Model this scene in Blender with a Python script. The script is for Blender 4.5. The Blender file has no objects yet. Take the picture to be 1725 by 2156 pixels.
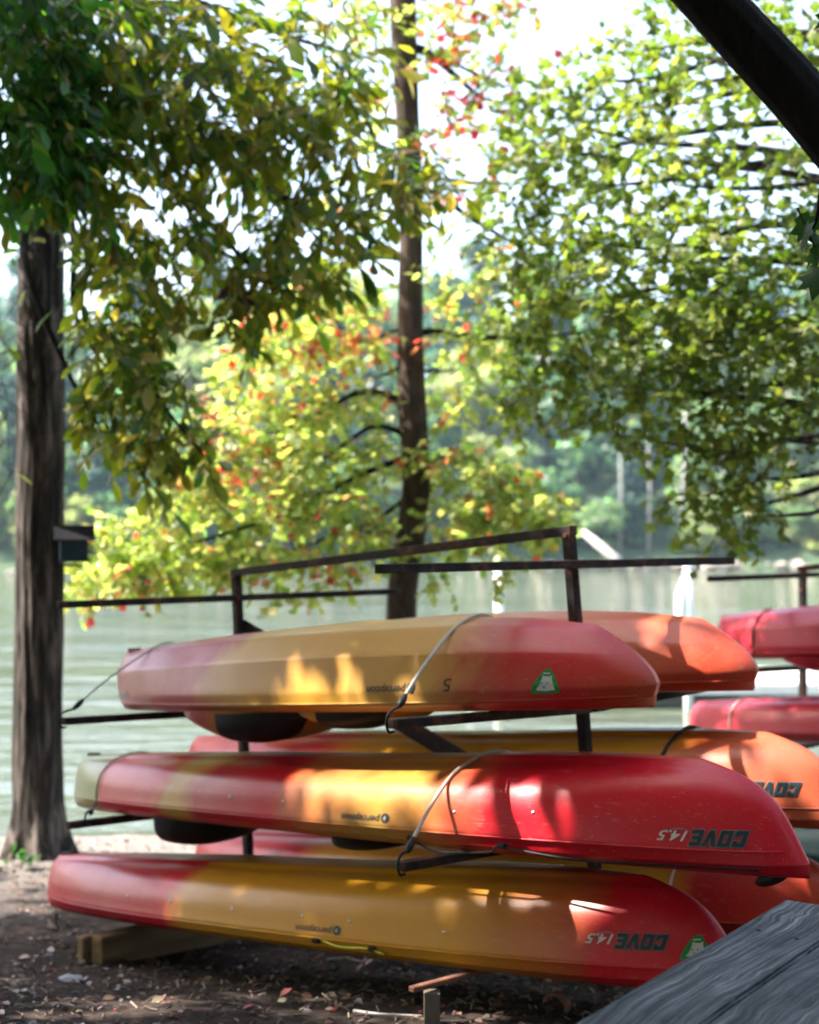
import bpy, bmesh, math, random
import numpy as np
from mathutils import Vector, Matrix, noise as mnoise

S = bpy.context.scene
COL = S.collection
random.seed(7)
rng = np.random.default_rng(11)

# ------------------------------------------------------------------ camera, sky, sun, exposure
CAM_Z = 1.7
cam_d = bpy.data.cameras.new('camera')
cam = bpy.data.objects.new('camera', cam_d)
COL.objects.link(cam)
S.camera = cam
cam.location = (0, 0, CAM_Z)
cam.rotation_euler = (math.pi / 2, 0, 0)
cam_d.sensor_fit = 'VERTICAL'
cam_d.sensor_height = 36.0
cam_d.sensor_width = 28.8
cam_d.lens = 50.0
cam_d.shift_y = 47.0 / 2156.0
cam_d.clip_start = 0.05
cam_d.clip_end = 2000
cam_d.dof.use_dof = True
cam_d.dof.focus_distance = 4.05
cam_d.dof.aperture_fstop = 2.3

SUN_DIR = Vector((-0.65, 0.06, 0.75)).normalized()      # towards the sun
world = bpy.data.worlds.new('World')
S.world = world
world.use_nodes = True
wn = world.node_tree
bg = wn.nodes['Background']
sky = wn.nodes.new('ShaderNodeTexSky')
sky.sky_type = 'NISHITA'
sky.sun_disc = False
sky.sun_elevation = math.asin(SUN_DIR.z)
sky.sun_rotation = math.atan2(SUN_DIR.x, SUN_DIR.y)
sky.air_density = 1.0
sky.dust_density = 4.5
sky.ozone_density = 0.7
wn.links.new(sky.outputs[0], bg.inputs[0])
bg.inputs[1].default_value = 0.15

sun_d = bpy.data.lights.new('sun', 'SUN')
sun_d.energy = 4.0
sun_d.angle = math.radians(0.55)
sun_d.color = (1.0, 0.95, 0.88)
sun = bpy.data.objects.new('sun', sun_d)
COL.objects.link(sun)
sun.rotation_euler = SUN_DIR.to_track_quat('Z', 'Y').to_euler()
sun.location = (-10, 4, 15)

S.view_settings.view_transform = 'Standard'
S.view_settings.look = 'None'
S.view_settings.exposure = 2.42
S.view_settings.gamma = 1.0
S.render.engine = 'CYCLES'
S.cycles.use_denoising = True
S.cycles.max_bounces = 7
S.cycles.diffuse_bounces = 4
S.cycles.glossy_bounces = 4
S.cycles.transmission_bounces = 4
S.cycles.volume_bounces = 0
S.cycles.caustics_reflective = False
S.cycles.caustics_refractive = False
S.cycles.sample_clamp_indirect = 6.0

F = 2994.0
def P(px, py, d):
    """a point of the photograph (1725 px wide) at d metres"""
    return Vector(((px - 862.5) / F * d, d, CAM_Z - (py - 1125.0) / F * d))

# ------------------------------------------------------------------ material helpers
def mat_new(name):
    m = bpy.data.materials.new(name)
    m.use_nodes = True
    nt = m.node_tree
    return m, nt, nt.nodes['Principled BSDF']
def N(nt, t, **kw):
    n = nt.nodes.new(t)
    for k, v in kw.items():
        if k.startswith('i_'):
            key = k[2:]
            key = int(key) if key.isdigit() else key.replace('_', ' ')
            n.inputs[key].default_value = v
        else:
            setattr(n, k, v)
    return n
def ramp(nt, fac, stops, interp='LINEAR'):
    r = nt.nodes.new('ShaderNodeValToRGB')
    cr = r.color_ramp
    cr.interpolation = interp
    while len(cr.elements) < len(stops):
        cr.elements.new(0.5)
    for e, (p, c) in zip(cr.elements, stops):
        e.position = p
        e.color = (c[0], c[1], c[2], 1) if len(c) == 3 else c
    if fac is not None:
        nt.links.new(fac, r.inputs[0])
    return r
def coords(nt, kind='Object', scale=(1, 1, 1)):
    tc = nt.nodes.new('ShaderNodeTexCoord')
    mp = nt.nodes.new('ShaderNodeMapping')
    mp.inputs['Scale'].default_value = scale
    nt.links.new(tc.outputs[kind], mp.inputs[0])
    return mp.outputs[0]
def noise_n(nt, vec, scale, detail=4, rough=0.55, dist=0.0):
    n = nt.nodes.new('ShaderNodeTexNoise')
    n.inputs['Scale'].default_value = scale
    n.inputs['Detail'].default_value = detail
    n.inputs['Roughness'].default_value = rough
    n.inputs['Distortion'].default_value = dist
    if vec is not None:
        nt.links.new(vec, n.inputs['Vector'])
    return n
def mathn(nt, op, a, b=None, clamp=False):
    n = nt.nodes.new('ShaderNodeMath')
    n.operation = op
    n.use_clamp = clamp
    for i, v in enumerate((a, b)):
        if v is None:
            continue
        if isinstance(v, (int, float)):
            n.inputs[i].default_value = v
        else:
            nt.links.new(v, n.inputs[i])
    return n.outputs[0]
def mixc(nt, fac, a, b, mode='MIX'):
    n = nt.nodes.new('ShaderNodeMix')
    n.data_type = 'RGBA'
    n.blend_type = mode
    for idx, v in ((0, fac), (6, a), (7, b)):
        if isinstance(v, (int, float)):
            n.inputs[idx].default_value = v
        elif isinstance(v, tuple):
            n.inputs[idx].default_value = (v[0], v[1], v[2], 1)
        else:
            nt.links.new(v, n.inputs[idx])
    return n.outputs[2]
def bump(nt, bsdf, height, strength, dist=0.01, normal_from=None):
    b = nt.nodes.new('ShaderNodeBump')
    b.inputs['Strength'].default_value = strength
    b.inputs['Distance'].default_value = dist
    nt.links.new(height, b.inputs['Height'])
    if normal_from:
        nt.links.new(normal_from, b.inputs['Normal'])
    nt.links.new(b.outputs[0], bsdf.inputs['Normal'])
    return b.outputs[0]

def simple_mat(name, c1, c2, scale=20, rough=0.6, metal=0.0, bumps=0.15, bdist=0.003, stretch=(1, 1, 1)):
    m, nt, p = mat_new(name)
    v = coords(nt, 'Object', stretch)
    n = noise_n(nt, v, scale, 6, 0.6)
    r = ramp(nt, n.outputs[0], [(0.3, c1), (0.7, c2)])
    nt.links.new(r.outputs[0], p.inputs['Base Color'])
    p.inputs['Roughness'].default_value = rough
    p.inputs['Metallic'].default_value = metal
    p.inputs['Specular IOR Level'].default_value = 0.22
    if bumps:
        bump(nt, p, n.outputs[0], bumps, bdist)
    return m

def leaf_mat(name, trans=0.45, tint=(1.25, 1.3, 0.5)):
    m, nt, p = mat_new(name)
    at = N(nt, 'ShaderNodeAttribute', attribute_name='Col')
    nt.links.new(at.outputs['Color'], p.inputs['Base Color'])
    p.inputs['Roughness'].default_value = 0.42
    p.inputs['Specular IOR Level'].default_value = 0.4
    tr = nt.nodes.new('ShaderNodeBsdfTranslucent')
    tc = mixc(nt, 1.0, at.outputs['Color'], tint, 'MULTIPLY')
    nt.links.new(tc, tr.inputs['Color'])
    mx = nt.nodes.new('ShaderNodeMixShader')
    mx.inputs[0].default_value = trans
    nt.links.new(p.outputs[0], mx.inputs[1])
    nt.links.new(tr.outputs[0], mx.inputs[2])
    nt.links.new(mx.outputs[0], nt.nodes['Material Output'].inputs[0])
    return m

def bark_mat(name, c1, c2, c3, zs=0.16, scale=26):
    m, nt, p = mat_new(name)
    v = coords(nt, 'Object', (1, 1, zs))
    n1 = noise_n(nt, v, scale, 7, 0.65, 0.4)
    n2 = noise_n(nt, coords(nt, 'Object'), 3.0, 4, 0.6)
    r = ramp(nt, n1.outputs[0], [(0.3, c1), (0.5, c2), (0.72, c3)])
    c = mixc(nt, mathn(nt, 'MULTIPLY', n2.outputs[0], 0.5), r.outputs[0], (0.02, 0.018, 0.015))
    nt.links.new(c, p.inputs['Base Color'])
    p.inputs['Roughness'].default_value = 0.9
    p.inputs['Specular IOR Level'].default_value = 0.15
    bump(nt, p, n1.outputs[0], 0.8, 0.012)
    return m

M = {}
M['leaf_broad'] = leaf_mat('leaf_broad', 0.55, (2.2, 2.1, 0.65))
M['leaf_maple'] = leaf_mat('leaf_maple', 0.55, (1.9, 1.95, 1.3))
M['leaf_small'] = leaf_mat('leaf_small', 0.52, (1.85, 1.95, 0.75))
M['leaf_far'] = leaf_mat('leaf_far', 0.5, (2.3, 2.6, 1.9))
M['litter'] = leaf_mat('litter', 0.1, (1.0, 0.9, 0.7))
M['bark_dark'] = bark_mat('bark_dark', (0.008, 0.007, 0.006), (0.058, 0.048, 0.042), (0.40, 0.33, 0.295), 0.13, 17)
M['bark_brown'] = bark_mat('bark_brown', (0.022, 0.015, 0.011), (0.075, 0.05, 0.037), (0.15, 0.105, 0.08), 0.3, 20)
M['bark_black'] = bark_mat('bark_black', (0.006, 0.006, 0.008), (0.014, 0.013, 0.016), (0.03, 0.026, 0.03))
M['bark_pale'] = bark_mat('bark_pale', (0.3, 0.27, 0.24), (0.5, 0.46, 0.42), (0.68, 0.64, 0.6), 0.3, 8)
M['steel'] = simple_mat('rack_steel', (0.007, 0.0045, 0.0045), (0.024, 0.014, 0.012), 35, 0.85, 0.0, 0.25, 0.002)
def rack_mat():
    m, nt, p = mat_new('rack_steel_worn')
    v = coords(nt, 'Object')
    n1 = noise_n(nt, v, 9, 6, 0.7, 0.5)
    n2 = noise_n(nt, v, 60, 4, 0.6)
    r = ramp(nt, n1.outputs[0], [(0.42, (0.008, 0.0055, 0.0055)), (0.55, (0.03, 0.016, 0.012)), (0.68, (0.13, 0.055, 0.032))])
    nt.links.new(r.outputs[0], p.inputs['Base Color'])
    p.inputs['Roughness'].default_value = 0.8
    p.inputs['Specular IOR Level'].default_value = 0.3
    bump(nt, p, n2.outputs[0], 0.4, 0.002)
    return m
M['steel'] = rack_mat()
M['rust'] = simple_mat('rust_steel', (0.12, 0.05, 0.03), (0.24, 0.11, 0.07), 40, 0.7, 0.0, 0.3, 0.002)
M['black_rubber'] = simple_mat('black_plastic', (0.008, 0.008, 0.009), (0.016, 0.016, 0.018), 30, 0.5, 0, 0.05)
M['cord_tan'] = simple_mat('cord_tan', (0.42, 0.36, 0.30), (0.58, 0.51, 0.44), 160, 0.8, 0, 0.3, 0.002)
M['cord_dark'] = simple_mat('cord_dark', (0.06, 0.035, 0.035), (0.12, 0.08, 0.075), 160, 0.8, 0, 0.2, 0.002)
M['cord_grey'] = simple_mat('cord_grey', (0.16, 0.17, 0.18), (0.28, 0.29, 0.3), 160, 0.8, 0, 0.2, 0.002)
M['cord_yellow'] = simple_mat('cord_yellow', (0.45, 0.42, 0.03), (0.6, 0.58, 0.08), 120, 0.7, 0, 0.2, 0.002)
M['bolt'] = simple_mat('bolt_steel', (0.35, 0.36, 0.37), (0.55, 0.56, 0.57), 60, 0.35, 0.8, 0.05)
M['decal_dark'] = simple_mat('decal_dark', (0.012, 0.022, 0.028), (0.02, 0.034, 0.042), 50, 0.45, 0, 0)
M['decal_pale'] = simple_mat('decal_pale', (0.42, 0.40, 0.38), (0.55, 0.52, 0.5), 60, 0.5, 0, 0)
M['decal_teal'] = simple_mat('decal_teal', (0.10, 0.16, 0.17), (0.14, 0.2, 0.21), 60, 0.5, 0, 0)
M['decal_green'] = simple_mat('decal_green', (0.01, 0.16, 0.035), (0.015, 0.24, 0.05), 60, 0.45, 0, 0)
M['decal_grey'] = simple_mat('decal_grey', (0.2, 0.2, 0.2), (0.3, 0.29, 0.29), 60, 0.5, 0, 0)
M['timber'] = simple_mat('timber', (0.16, 0.10, 0.05), (0.30, 0.20, 0.11), 14, 0.85, 0, 0.3, 0.004, (0.15, 1, 1))
M['stake'] = simple_mat('stake_wood', (0.07, 0.055, 0.04), (0.15, 0.12, 0.09), 20, 0.9, 0, 0.3, 0.004, (1, 1, 0.15))
M['white_paint'] = simple_mat('white_paint', (0.66, 0.68, 0.7), (0.8, 0.81, 0.82), 6, 0.45, 0, 0.05)
M['dock_board'] = simple_mat('dock_board', (0.4, 0.38, 0.36), (0.55, 0.53, 0.5), 5, 0.8, 0, 0.2, 0.004, (1, 0.1, 1))
M['dock_float'] = simple_mat('dock_float', (0.10, 0.11, 0.12), (0.16, 0.17, 0.18), 8, 0.6, 0, 0.1)
M['paper'] = simple_mat('paper', (0.3, 0.32, 0.36), (0.42, 0.43, 0.46), 10, 0.7, 0, 0.05)
M['stone'] = simple_mat('stone', (0.2, 0.17, 0.14), (0.42, 0.36, 0.3), 3, 0.85, 0, 0.4, 0.05)
M['house_roof'] = simple_mat('house_roof', (0.01, 0.01, 0.012), (0.018, 0.018, 0.02), 40, 0.95, 0, 0.2)
M['house_wall'] = simple_mat('house_wall', (0.022, 0.05, 0.07), (0.04, 0.075, 0.10), 40, 0.7, 0, 0.1)
M['house_front'] = simple_mat('house_front', (0.22, 0.18, 0.15), (0.3, 0.25, 0.2), 40, 0.8, 0, 0.1)

# ------------------------------------------------------------------ mesh helpers
def link(o, parent=None):
    COL.objects.link(o)
    if parent is not None:
        o.parent = parent
    return o
def mesh_obj(name, verts, faces, mat, parent=None, smooth=True):
    me = bpy.data.meshes.new(name)
    me.from_pydata([tuple(v) for v in verts], [], [tuple(f) for f in faces])
    me.materials.append(mat)
    if smooth:
        me.polygons.foreach_set('use_smooth', [True] * len(me.polygons))
    me.update()
    return link(bpy.data.objects.new(name, me), parent)
def bm_obj(name, bm, mat, parent=None, smooth=False):
    me = bpy.data.meshes.new(name)
    bmesh.ops.recalc_face_normals(bm, faces=bm.faces)
    bm.to_mesh(me)
    bm.free()
    me.materials.append(mat)
    if smooth:
        me.polygons.foreach_set('use_smooth', [True] * len(me.polygons))
    return link(bpy.data.objects.new(name, me), parent)
def empty(name, loc=(0, 0, 0)):
    o = bpy.data.objects.new(name, None)
    o.empty_display_size = 0.1
    o.location = loc
    COL.objects.link(o)
    return o
def tag(o, label, cat, group=None, kind=None):
    o['label'] = label
    if cat: o['category'] = cat
    if group: o['group'] = group
    if kind: o['kind'] = kind
    return o
def tube_data(pts, radii, seg=8, cap=True):
    pts = [Vector(p) for p in pts]
    n = len(pts)
    if isinstance(radii, (int, float)):
        radii = [radii] * n
    verts, faces = [], []
    t0 = (pts[1] - pts[0]).normalized()
    ref = Vector((0, 0, 1)) if abs(t0.z) < 0.9 else Vector((1, 0, 0))
    nrm = (ref - t0 * ref.dot(t0)).normalized()
    for i in range(n):
        t = (pts[min(i + 1, n - 1)] - pts[max(i - 1, 0)]).normalized()
        nrm = (nrm - t * nrm.dot(t)).normalized()
        b = t.cross(nrm)
        for k in range(seg):
            a = 2 * math.pi * k / seg
            verts.append(pts[i] + (nrm * math.cos(a) + b * math.sin(a)) * radii[i])
    for i in range(n - 1):
        for k in range(seg):
            k2 = (k + 1) % seg
            faces.append((i * seg + k, i * seg + k2, (i + 1) * seg + k2, (i + 1) * seg + k))
    if cap:
        faces.append(tuple(range(seg))[::-1])
        faces.append(tuple((n - 1) * seg + k for k in range(seg)))
    return verts, faces
def tube(name, pts, radii, mat, parent=None, seg=8):
    v, f = tube_data(pts, radii, seg)
    return mesh_obj(name, v, f, mat, parent)
def join_data(parts):
    V, Fc = [], []
    for v, f in parts:
        o = len(V)
        V += list(v)
        Fc += [tuple(i + o for i in q) for q in f]
    return V, Fc
def beam(name, a, b, w, h, mat, parent=None, up=Vector((0, 0, 1)), bev=0.003):
    """a bar from a to b, w wide, h high"""
    a, b = Vector(a), Vector(b)
    d = b - a
    L = d.length
    x = d.normalized()
    y = up.cross(x)
    if y.length < 1e-4:
        y = Vector((0, 1, 0))
    y.normalize()
    z = x.cross(y)
    bm = bmesh.new()
    bmesh.ops.create_cube(bm, size=1.0)
    for v in bm.verts:
        v.co = Vector((v.co.x * L, v.co.y * w, v.co.z * h))
    if bev:
        bmesh.ops.bevel(bm, geom=list(bm.edges), offset=bev, segments=1, affect='EDGES')
    R = Matrix((x, y, z)).transposed().to_4x4()
    R.translation = (a + b) / 2
    bm.transform(R)
    if parent is not None and parent.location.length:
        bm.transform(Matrix.Translation(-parent.location))
    return bm_obj(name, bm, mat, parent)
def smooth_path(pts, n=8):
    """Catmull-Rom"""
    pts = [Vector(p) for p in pts]
    q = [pts[0] * 2 - pts[1]] + pts + [pts[-1] * 2 - pts[-2]]
    out = []
    for i in range(1, len(q) - 2):
        for k in range(n):
            t = k / n
            a, b, c, d = q[i - 1], q[i], q[i + 1], q[i + 2]
            out.append(0.5 * ((2 * b) + (c - a) * t + (2 * a - 5 * b + 4 * c - d) * t * t + (3 * b - a - 3 * c + d) * t ** 3))
    out.append(pts[-1])
    return out

# ------------------------------------------------------------------ ground, lake, far shore
GY = [-40, 0, 4, 5, 5.5, 6, 7, 8, 10, 11, 11.6, 12.4, 14, 20]
GZ = [0.05, 0.0, -0.02, -0.055, -0.13, -0.23, -0.45, -0.535, -0.61, -0.69, -0.75, -0.86, -1.1, -1.6]
def gz(x, y):
    z = float(np.interp(y + 0.12 * math.sin(x * 0.9) * (1 if y > 10 else 0), GY, GZ))
    amp = 0.022 if y > 3 else 0.01
    return z + amp * mnoise.noise(Vector((x * 0.9, y * 0.9, 0.3))) + 0.012 * mnoise.noise(Vector((x * 3.1, y * 3.1, 2.7)))
def build_ground():
    xs = np.concatenate([np.linspace(-60, -6, 14)[:-1], np.linspace(-6, 6, 150), np.linspace(6, 60, 14)[1:]])
    ys = np.concatenate([np.linspace(-40, 2, 12)[:-1], np.linspace(2, 14, 150), [16, 20]])
    verts = [(x, y, gz(x, y)) for y in ys for x in xs]
    nx = len(xs)
    faces = [(j * nx + i, j * nx + i + 1, (j + 1) * nx + i + 1, (j + 1) * nx + i) for j in range(len(ys) - 1) for i in range(nx - 1)]
    m, nt, p = mat_new('dirt')
    v = coords(nt, 'Object')
    n1 = noise_n(nt, v, 1.3, 5, 0.6)
    n2 = noise_n(nt, v, 34, 6, 0.7)
    n3 = noise_n(nt, v, 9, 5, 0.65, 0.6)
    r = ramp(nt, n3.outputs[0], [(0.3, (0.016, 0.013, 0.012)), (0.52, (0.045, 0.034, 0.029)), (0.75, (0.14, 0.10, 0.08))])
    r2 = ramp(nt, n2.outputs[0], [(0.35, (0.45, 0.42, 0.4)), (0.65, (1.25, 1.2, 1.15))])
    c = mixc(nt, 1.0, r.outputs[0], r2.outputs[0], 'MULTIPLY')
    # towards the water the soil turns to pale sand
    sep = nt.nodes.new('ShaderNodeSeparateXYZ')
    nt.links.new(v, sep.inputs[0])
    yy = mathn(nt, 'ADD', sep.outputs[1], mathn(nt, 'MULTIPLY', n1.outputs[0], 1.6))
    sand = ramp(nt, mathn(nt, 'MULTIPLY', mathn(nt, 'SUBTRACT', yy, 9.0), 0.5, True), [(0, (0, 0, 0)), (1, (1, 1, 1))])
    c2 = mixc(nt, 1.0, (0.2, 0.185, 0.175), r2.outputs[0], 'MULTIPLY')
    cc = mixc(nt, sand.outputs[0], c, c2)
    nt.links.new(cc, p.inputs['Base Color'])
    p.inputs['Roughness'].default_value = 0.95
    p.inputs['Specular IOR Level'].default_value = 0.1
    bump(nt, p, n2.outputs[0], 0.7, 0.02)
    o = mesh_obj('ground', verts, faces, m)
    o['kind'] = 'structure'
    o['label'] = 'dirt and mulch bank sloping down to the lake'
build_ground()

LAKE_Z = -0.75
def build_lake():
    xs = np.linspace(-400, 400, 40)
    ys = np.concatenate([np.linspace(11, 30, 10), np.linspace(35, 130, 10)])
    verts = [(x, y, LAKE_Z) for y in ys for x in xs]
    nx = len(xs)
    faces = [(j * nx + i, j * nx + i + 1, (j + 1) * nx + i + 1, (j + 1) * nx + i) for j in range(len(ys) - 1) for i in range(nx - 1)]
    m, nt, p = mat_new('lake_water')
    p.inputs['Base Color'].default_value = (0.072, 0.085, 0.055, 1)
    p.inputs['Roughness'].default_value = 0.05
    p.inputs['IOR'].default_value = 1.333
    v = coords(nt, 'Object', (0.75, 1.6, 1))
    v.node.inputs['Rotation'].default_value = (0, 0, 0.22)
    n1 = noise_n(nt, v, 1.2, 4, 0.55, 0.2)
    v2 = coords(nt, 'Object', (0.9, 1.4, 1))
    v2.node.inputs['Rotation'].default_value = (0, 0, -0.35)
    n2 = noise_n(nt, v2, 4.5, 3, 0.6)
    # long low swell and wind bands that roughen the ripples
    v3 = coords(nt, 'Object', (0.10, 0.46, 1))
    v3.node.inputs['Rotation'].default_value = (0, 0, 0.08)
    n0 = noise_n(nt, v3, 1.0, 3, 0.55, 0.3)
    v4 = coords(nt, 'Object', (0.03, 0.22, 1))
    nb = noise_n(nt, v4, 1.0, 3, 0.6, 0.3)
    band = mathn(nt, 'MULTIPLY', mathn(nt, 'SUBTRACT', nb.outputs[0], 0.3, True), 2.8)
    h = mathn(nt, 'ADD', n1.outputs[0], mathn(nt, 'MULTIPLY', n2.outputs[0], 0.3))
    h = mathn(nt, 'ADD', mathn(nt, 'MULTIPLY', h, band), mathn(nt, 'MULTIPLY', n0.outputs[0], 2.2))
    bump(nt, p, h, 0.36, 0.3)
    o = mesh_obj('lake', verts, faces, m)
    o['kind'] = 'structure'
    o['label'] = 'calm rippled lake water reflecting the bright sky'
build_lake()

def hill_z(x, y):
    b = 92 + 5 * math.sin(x * 0.035 + 0.6) + 2.5 * math.sin(x * 0.11)
    t = y - b
    z = float(np.interp(t, [-12, -1, 0, 2, 12, 35, 75, 130, 300], [-3, -1.4, -0.72, 0.5, 3.0, 9.0, 17.0, 20.0, 20.0]))
    return z * (1 + 0.12 * math.sin(x * 0.03 + 1)) if z > 1 else z
def build_hill():
    xs = np.linspace(-260, 260, 90)
    ys = np.concatenate([np.linspace(76, 110, 35), np.linspace(113, 300, 25)])
    verts = [(x, y, hill_z(x, y)) for y in ys for x in xs]
    nx = len(xs)
    faces = [(j * nx + i, j * nx + i + 1, (j + 1) * nx + i + 1, (j + 1) * nx + i) for j in range(len(ys) - 1) for i in range(nx - 1)]
    m = simple_mat('hill_floor', (0.03, 0.055, 0.03), (0.07, 0.10, 0.045), 0.4, 0.95, 0, 0.3, 0.2)
    o = mesh_obj('hill', verts, faces, m)
    o['kind'] = 'structure'
    o['label'] = 'wooded hill rising behind the far shore'
build_hill()

# ------------------------------------------------------------------ leaves
def leaf_template(kind):
    """verts (side, forward, up) in units of leaf length, triangle faces"""
    if kind == 'broad':          # long obovate leaf folded on the midrib
        prof = [(0.0, 0.0), (0.07, 0.14), (0.14, 0.34), (0.2, 0.58), (0.17, 0.78), (0.08, 0.93), (0.0, 1.0)]
        v, f = [], []
        for i, (w, y) in enumerate(prof):
            z = -0.14 * y * y
            v += [(-w, y, z + 0.35 * w), (0, y, z), (w, y, z + 0.35 * w)]
        for i in range(len(prof) - 1):
            a = 3 * i
            for (p, q) in ((0, 1), (1, 2)):
                f += [(a + p, a + q, a + 3 + q), (a + p, a + 3 + q, a + 3 + p)]
        return np.array(v), np.array(f)
    if kind == 'maple':
        out = [(0, 0.0), (0.22, 0.05), (0.2, 0.2), (0.48, 0.36), (0.33, 0.5), (0.40, 0.72), (0.16, 0.64), (0.0, 1.0),
               (-0.16, 0.64), (-0.40, 0.72), (-0.33, 0.5), (-0.48, 0.36), (-0.2, 0.2), (-0.22, 0.05)]
        v = [(0, 0.42, 0.03)] + [(x, y, -0.3 * abs(x) * abs(x) - 0.1 * y * y) for x, y in out]
        n = len(out)
        f = [(0, 1 + i, 1 + (i + 1) % n) for i in range(n)]
        return np.array(v), np.array(f)
    if kind == 'oval':
        v = [(0, 0, 0), (0.24, 0.3, 0.06), (0.27, 0.6, 0.05), (0, 1.0, -0.1), (-0.27, 0.6, 0.05), (-0.24, 0.3, 0.06), (0, 0.5, -0.02)]
        f = [(6, i, (i + 1) % 6) for i in range(6)]
        return np.array(v), np.array(f)
    v = [(-0.5, 0, 0), (0.5, 0.1, 0.1), (0.4, 1.0, -0.1), (-0.4, 0.9, 0.12)]       # leaf spray of a far crown
    return np.array(v), np.array([(0, 1, 2), (0, 2, 3)])
TPL = {k: leaf_template(k) for k in ('broad', 'maple', 'oval', 'spray')}
def norm(a):
    return a / np.maximum(np.linalg.norm(a, axis=1, keepdims=True), 1e-6)
def leaf_mesh(name, mat, parent, pos, fwd, up, size, col, kind, obj=True):
    tv, tf = TPL[kind]
    fwd = norm(fwd)
    side = norm(np.cross(fwd, up))
    up2 = np.cross(side, fwd)
    n, k = len(pos), len(tv)
    V = (pos[:, None, :] + size[:, None, None] * (tv[None, :, 0:1] * side[:, None, :] + tv[None, :, 1:2] * fwd[:, None, :] + tv[None, :, 2:3] * up2[:, None, :]))
    Fc = (tf[None] + (np.arange(n) * k)[:, None, None]).reshape(-1, 3)
    me = bpy.data.meshes.new(name)
    me.vertices.add(n * k)
    me.vertices.foreach_set('co', V.reshape(-1).astype(np.float32))
    nf = len(Fc)
    me.loops.add(nf * 3)
    me.loops.foreach_set('vertex_index', Fc.reshape(-1).astype(np.int32))
    me.polygons.add(nf)
    me.polygons.foreach_set('loop_start', (np.arange(nf) * 3).astype(np.int32))
    me.polygons.foreach_set('loop_total', np.full(nf, 3, np.int32))
    me.polygons.foreach_set('use_smooth', np.ones(nf, bool))
    ca = me.color_attributes.new('Col', 'FLOAT_COLOR', 'POINT')
    c4 = np.ones((n, k, 4), np.float32)
    c4[:, :, :3] = col[:, None, :]
    ca.data.foreach_set('color', c4.reshape(-1))
    me.update()
    me.validate()
    me.materials.append(mat)
    if not obj:
        return me
    return link(bpy.data.objects.new(name, me), parent)

def rand_ball(n):
    v = rng.normal(size=(n, 3))
    v /= np.linalg.norm(v, axis=1, keepdims=True)
    return v * (rng.random((n, 1)) ** (1 / 3))
def palette(n, cols, weights, jit=0.2):
    cols = np.array(cols, float)
    w = np.array(weights, float)
    idx = rng.choice(len(cols), n, p=w / w.sum())
    c = cols[idx] * (1 + jit * rng.normal(size=(n, 1))) * (1 + 0.4 * jit * rng.normal(size=(n, 3)))
    return np.clip(c, 0.004, 0.9)

# spots the sun reaches through gaps in the shading crowns: (point, radius)
GAPS = []
def open_gaps(pos, keep=0.025):
    s = np.array(SUN_DIR)
    m = np.ones(len(pos), bool)
    for (p, r) in GAPS:
        d = pos - np.array(p)
        along = d @ s
        perp = np.linalg.norm(d - along[:, None] * s, axis=1)
        m &= ~((perp < r + 0.09) & (along > 0.3) & (rng.random(len(pos)) > keep + 0.35 * np.clip((perp - r + 0.03) / 0.12, 0, 1)))
    return m

def crosses_gap(path):
    for (p, r) in GAPS:
        for q in path:
            d = Vector(q) - Vector(p)
            al = d.dot(SUN_DIR)
            if al > 0.3 and (d - SUN_DIR * al).length < r + 0.06:
                return True
    return False
def sprays(clumps, size, per_twig=7, twig_len=0.35, droop=0.5):
    """clumps: (centre Vector, (rx, ry, rz), number of leaves). Leaves in twig sprays; returns pos, fwd, up, size, twig tubes"""
    POS, FWD, UP, TW = [], [], [], []
    for c, r, n in clumps:
        nt_ = max(1, int(n / per_twig))
        b = rand_ball(nt_) * np.array(r)
        dirs = norm(b / np.array(r) + 0.5 * rng.normal(size=(nt_, 3)) + np.array([0, 0, -droop]))
        for i in range(nt_):
            p0 = np.array(c) + b[i]
            L = twig_len * (0.6 + 0.8 * rng.random())
            d = dirs[i]
            sd = np.cross(d, [0, 0, 1.0]); sd /= max(np.linalg.norm(sd), 1e-3)
            TW.append((p0 - d * L * 0.5, p0 + d * L * 0.5))
            for k in range(per_twig):
                t = (k + 0.6) / per_twig
                s = 1 if k % 2 else -1
                f = d * 0.7 + sd * s * (0.9 - 0.5 * t) + rng.normal(size=3) * 0.28 + np.array([0, 0, -0.35 * droop])
                POS.append(p0 + d * L * (t - 0.5)); FWD.append(f)
                UP.append(np.array([0, 0, 1.0]) + 0.55 * rng.normal(size=3))
    pos, fwd, up = np.array(POS), np.array(FWD), np.array(UP)
    sz = size * (0.7 + 0.5 * rng.random(len(pos)))
    return pos, fwd, up, sz, TW

def twig_mesh(name, TW, r, mat, parent):
    parts = []
    for a, b in TW:
        parts.append(tube_data([a, b], [r, r * 0.4], 3, False))
    v, f = join_data(parts)
    o = mesh_obj(name, v, f, mat, parent)
    o['kind'] = 'stuff'
    return o

def trunk_mesh(name, pts, radii, mat, parent, seg=40, sub=14, ridge=0.06, flare=None, seed=0.0, rk=13):
    pts = smooth_path(pts, sub)
    nr = len(pts)
    ctrl = np.linspace(0, 1, len(radii))
    rad = np.interp(np.linspace(0, 1, nr), ctrl, radii)
    v, f = tube_data(pts, list(rad), seg)
    out = []
    for i in range(nr):
        h = i / nr
        for k in range(seg):
            p = v[i * seg + k]
            a = 2 * math.pi * k / seg
            r = ridge * (0.6 * math.sin(rk * a + 2.2 * math.sin(3.1 * p.z + seed)) + 1.3 * mnoise.noise(Vector((math.cos(a) * 4.2 + seed, math.sin(a) * 4.2, p.z * 1.6))))
            if flare:
                e = max(0.0, 1 - (p.z - pts[0].z) / flare[1])
                r += flare[0] * e ** 2.2 * (0.75 + 0.55 * math.sin(5 * a + seed))
            out.append(pts[i] + (p - pts[i]) * (1 + r))
    return mesh_obj(name, out, f, mat, parent)

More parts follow.
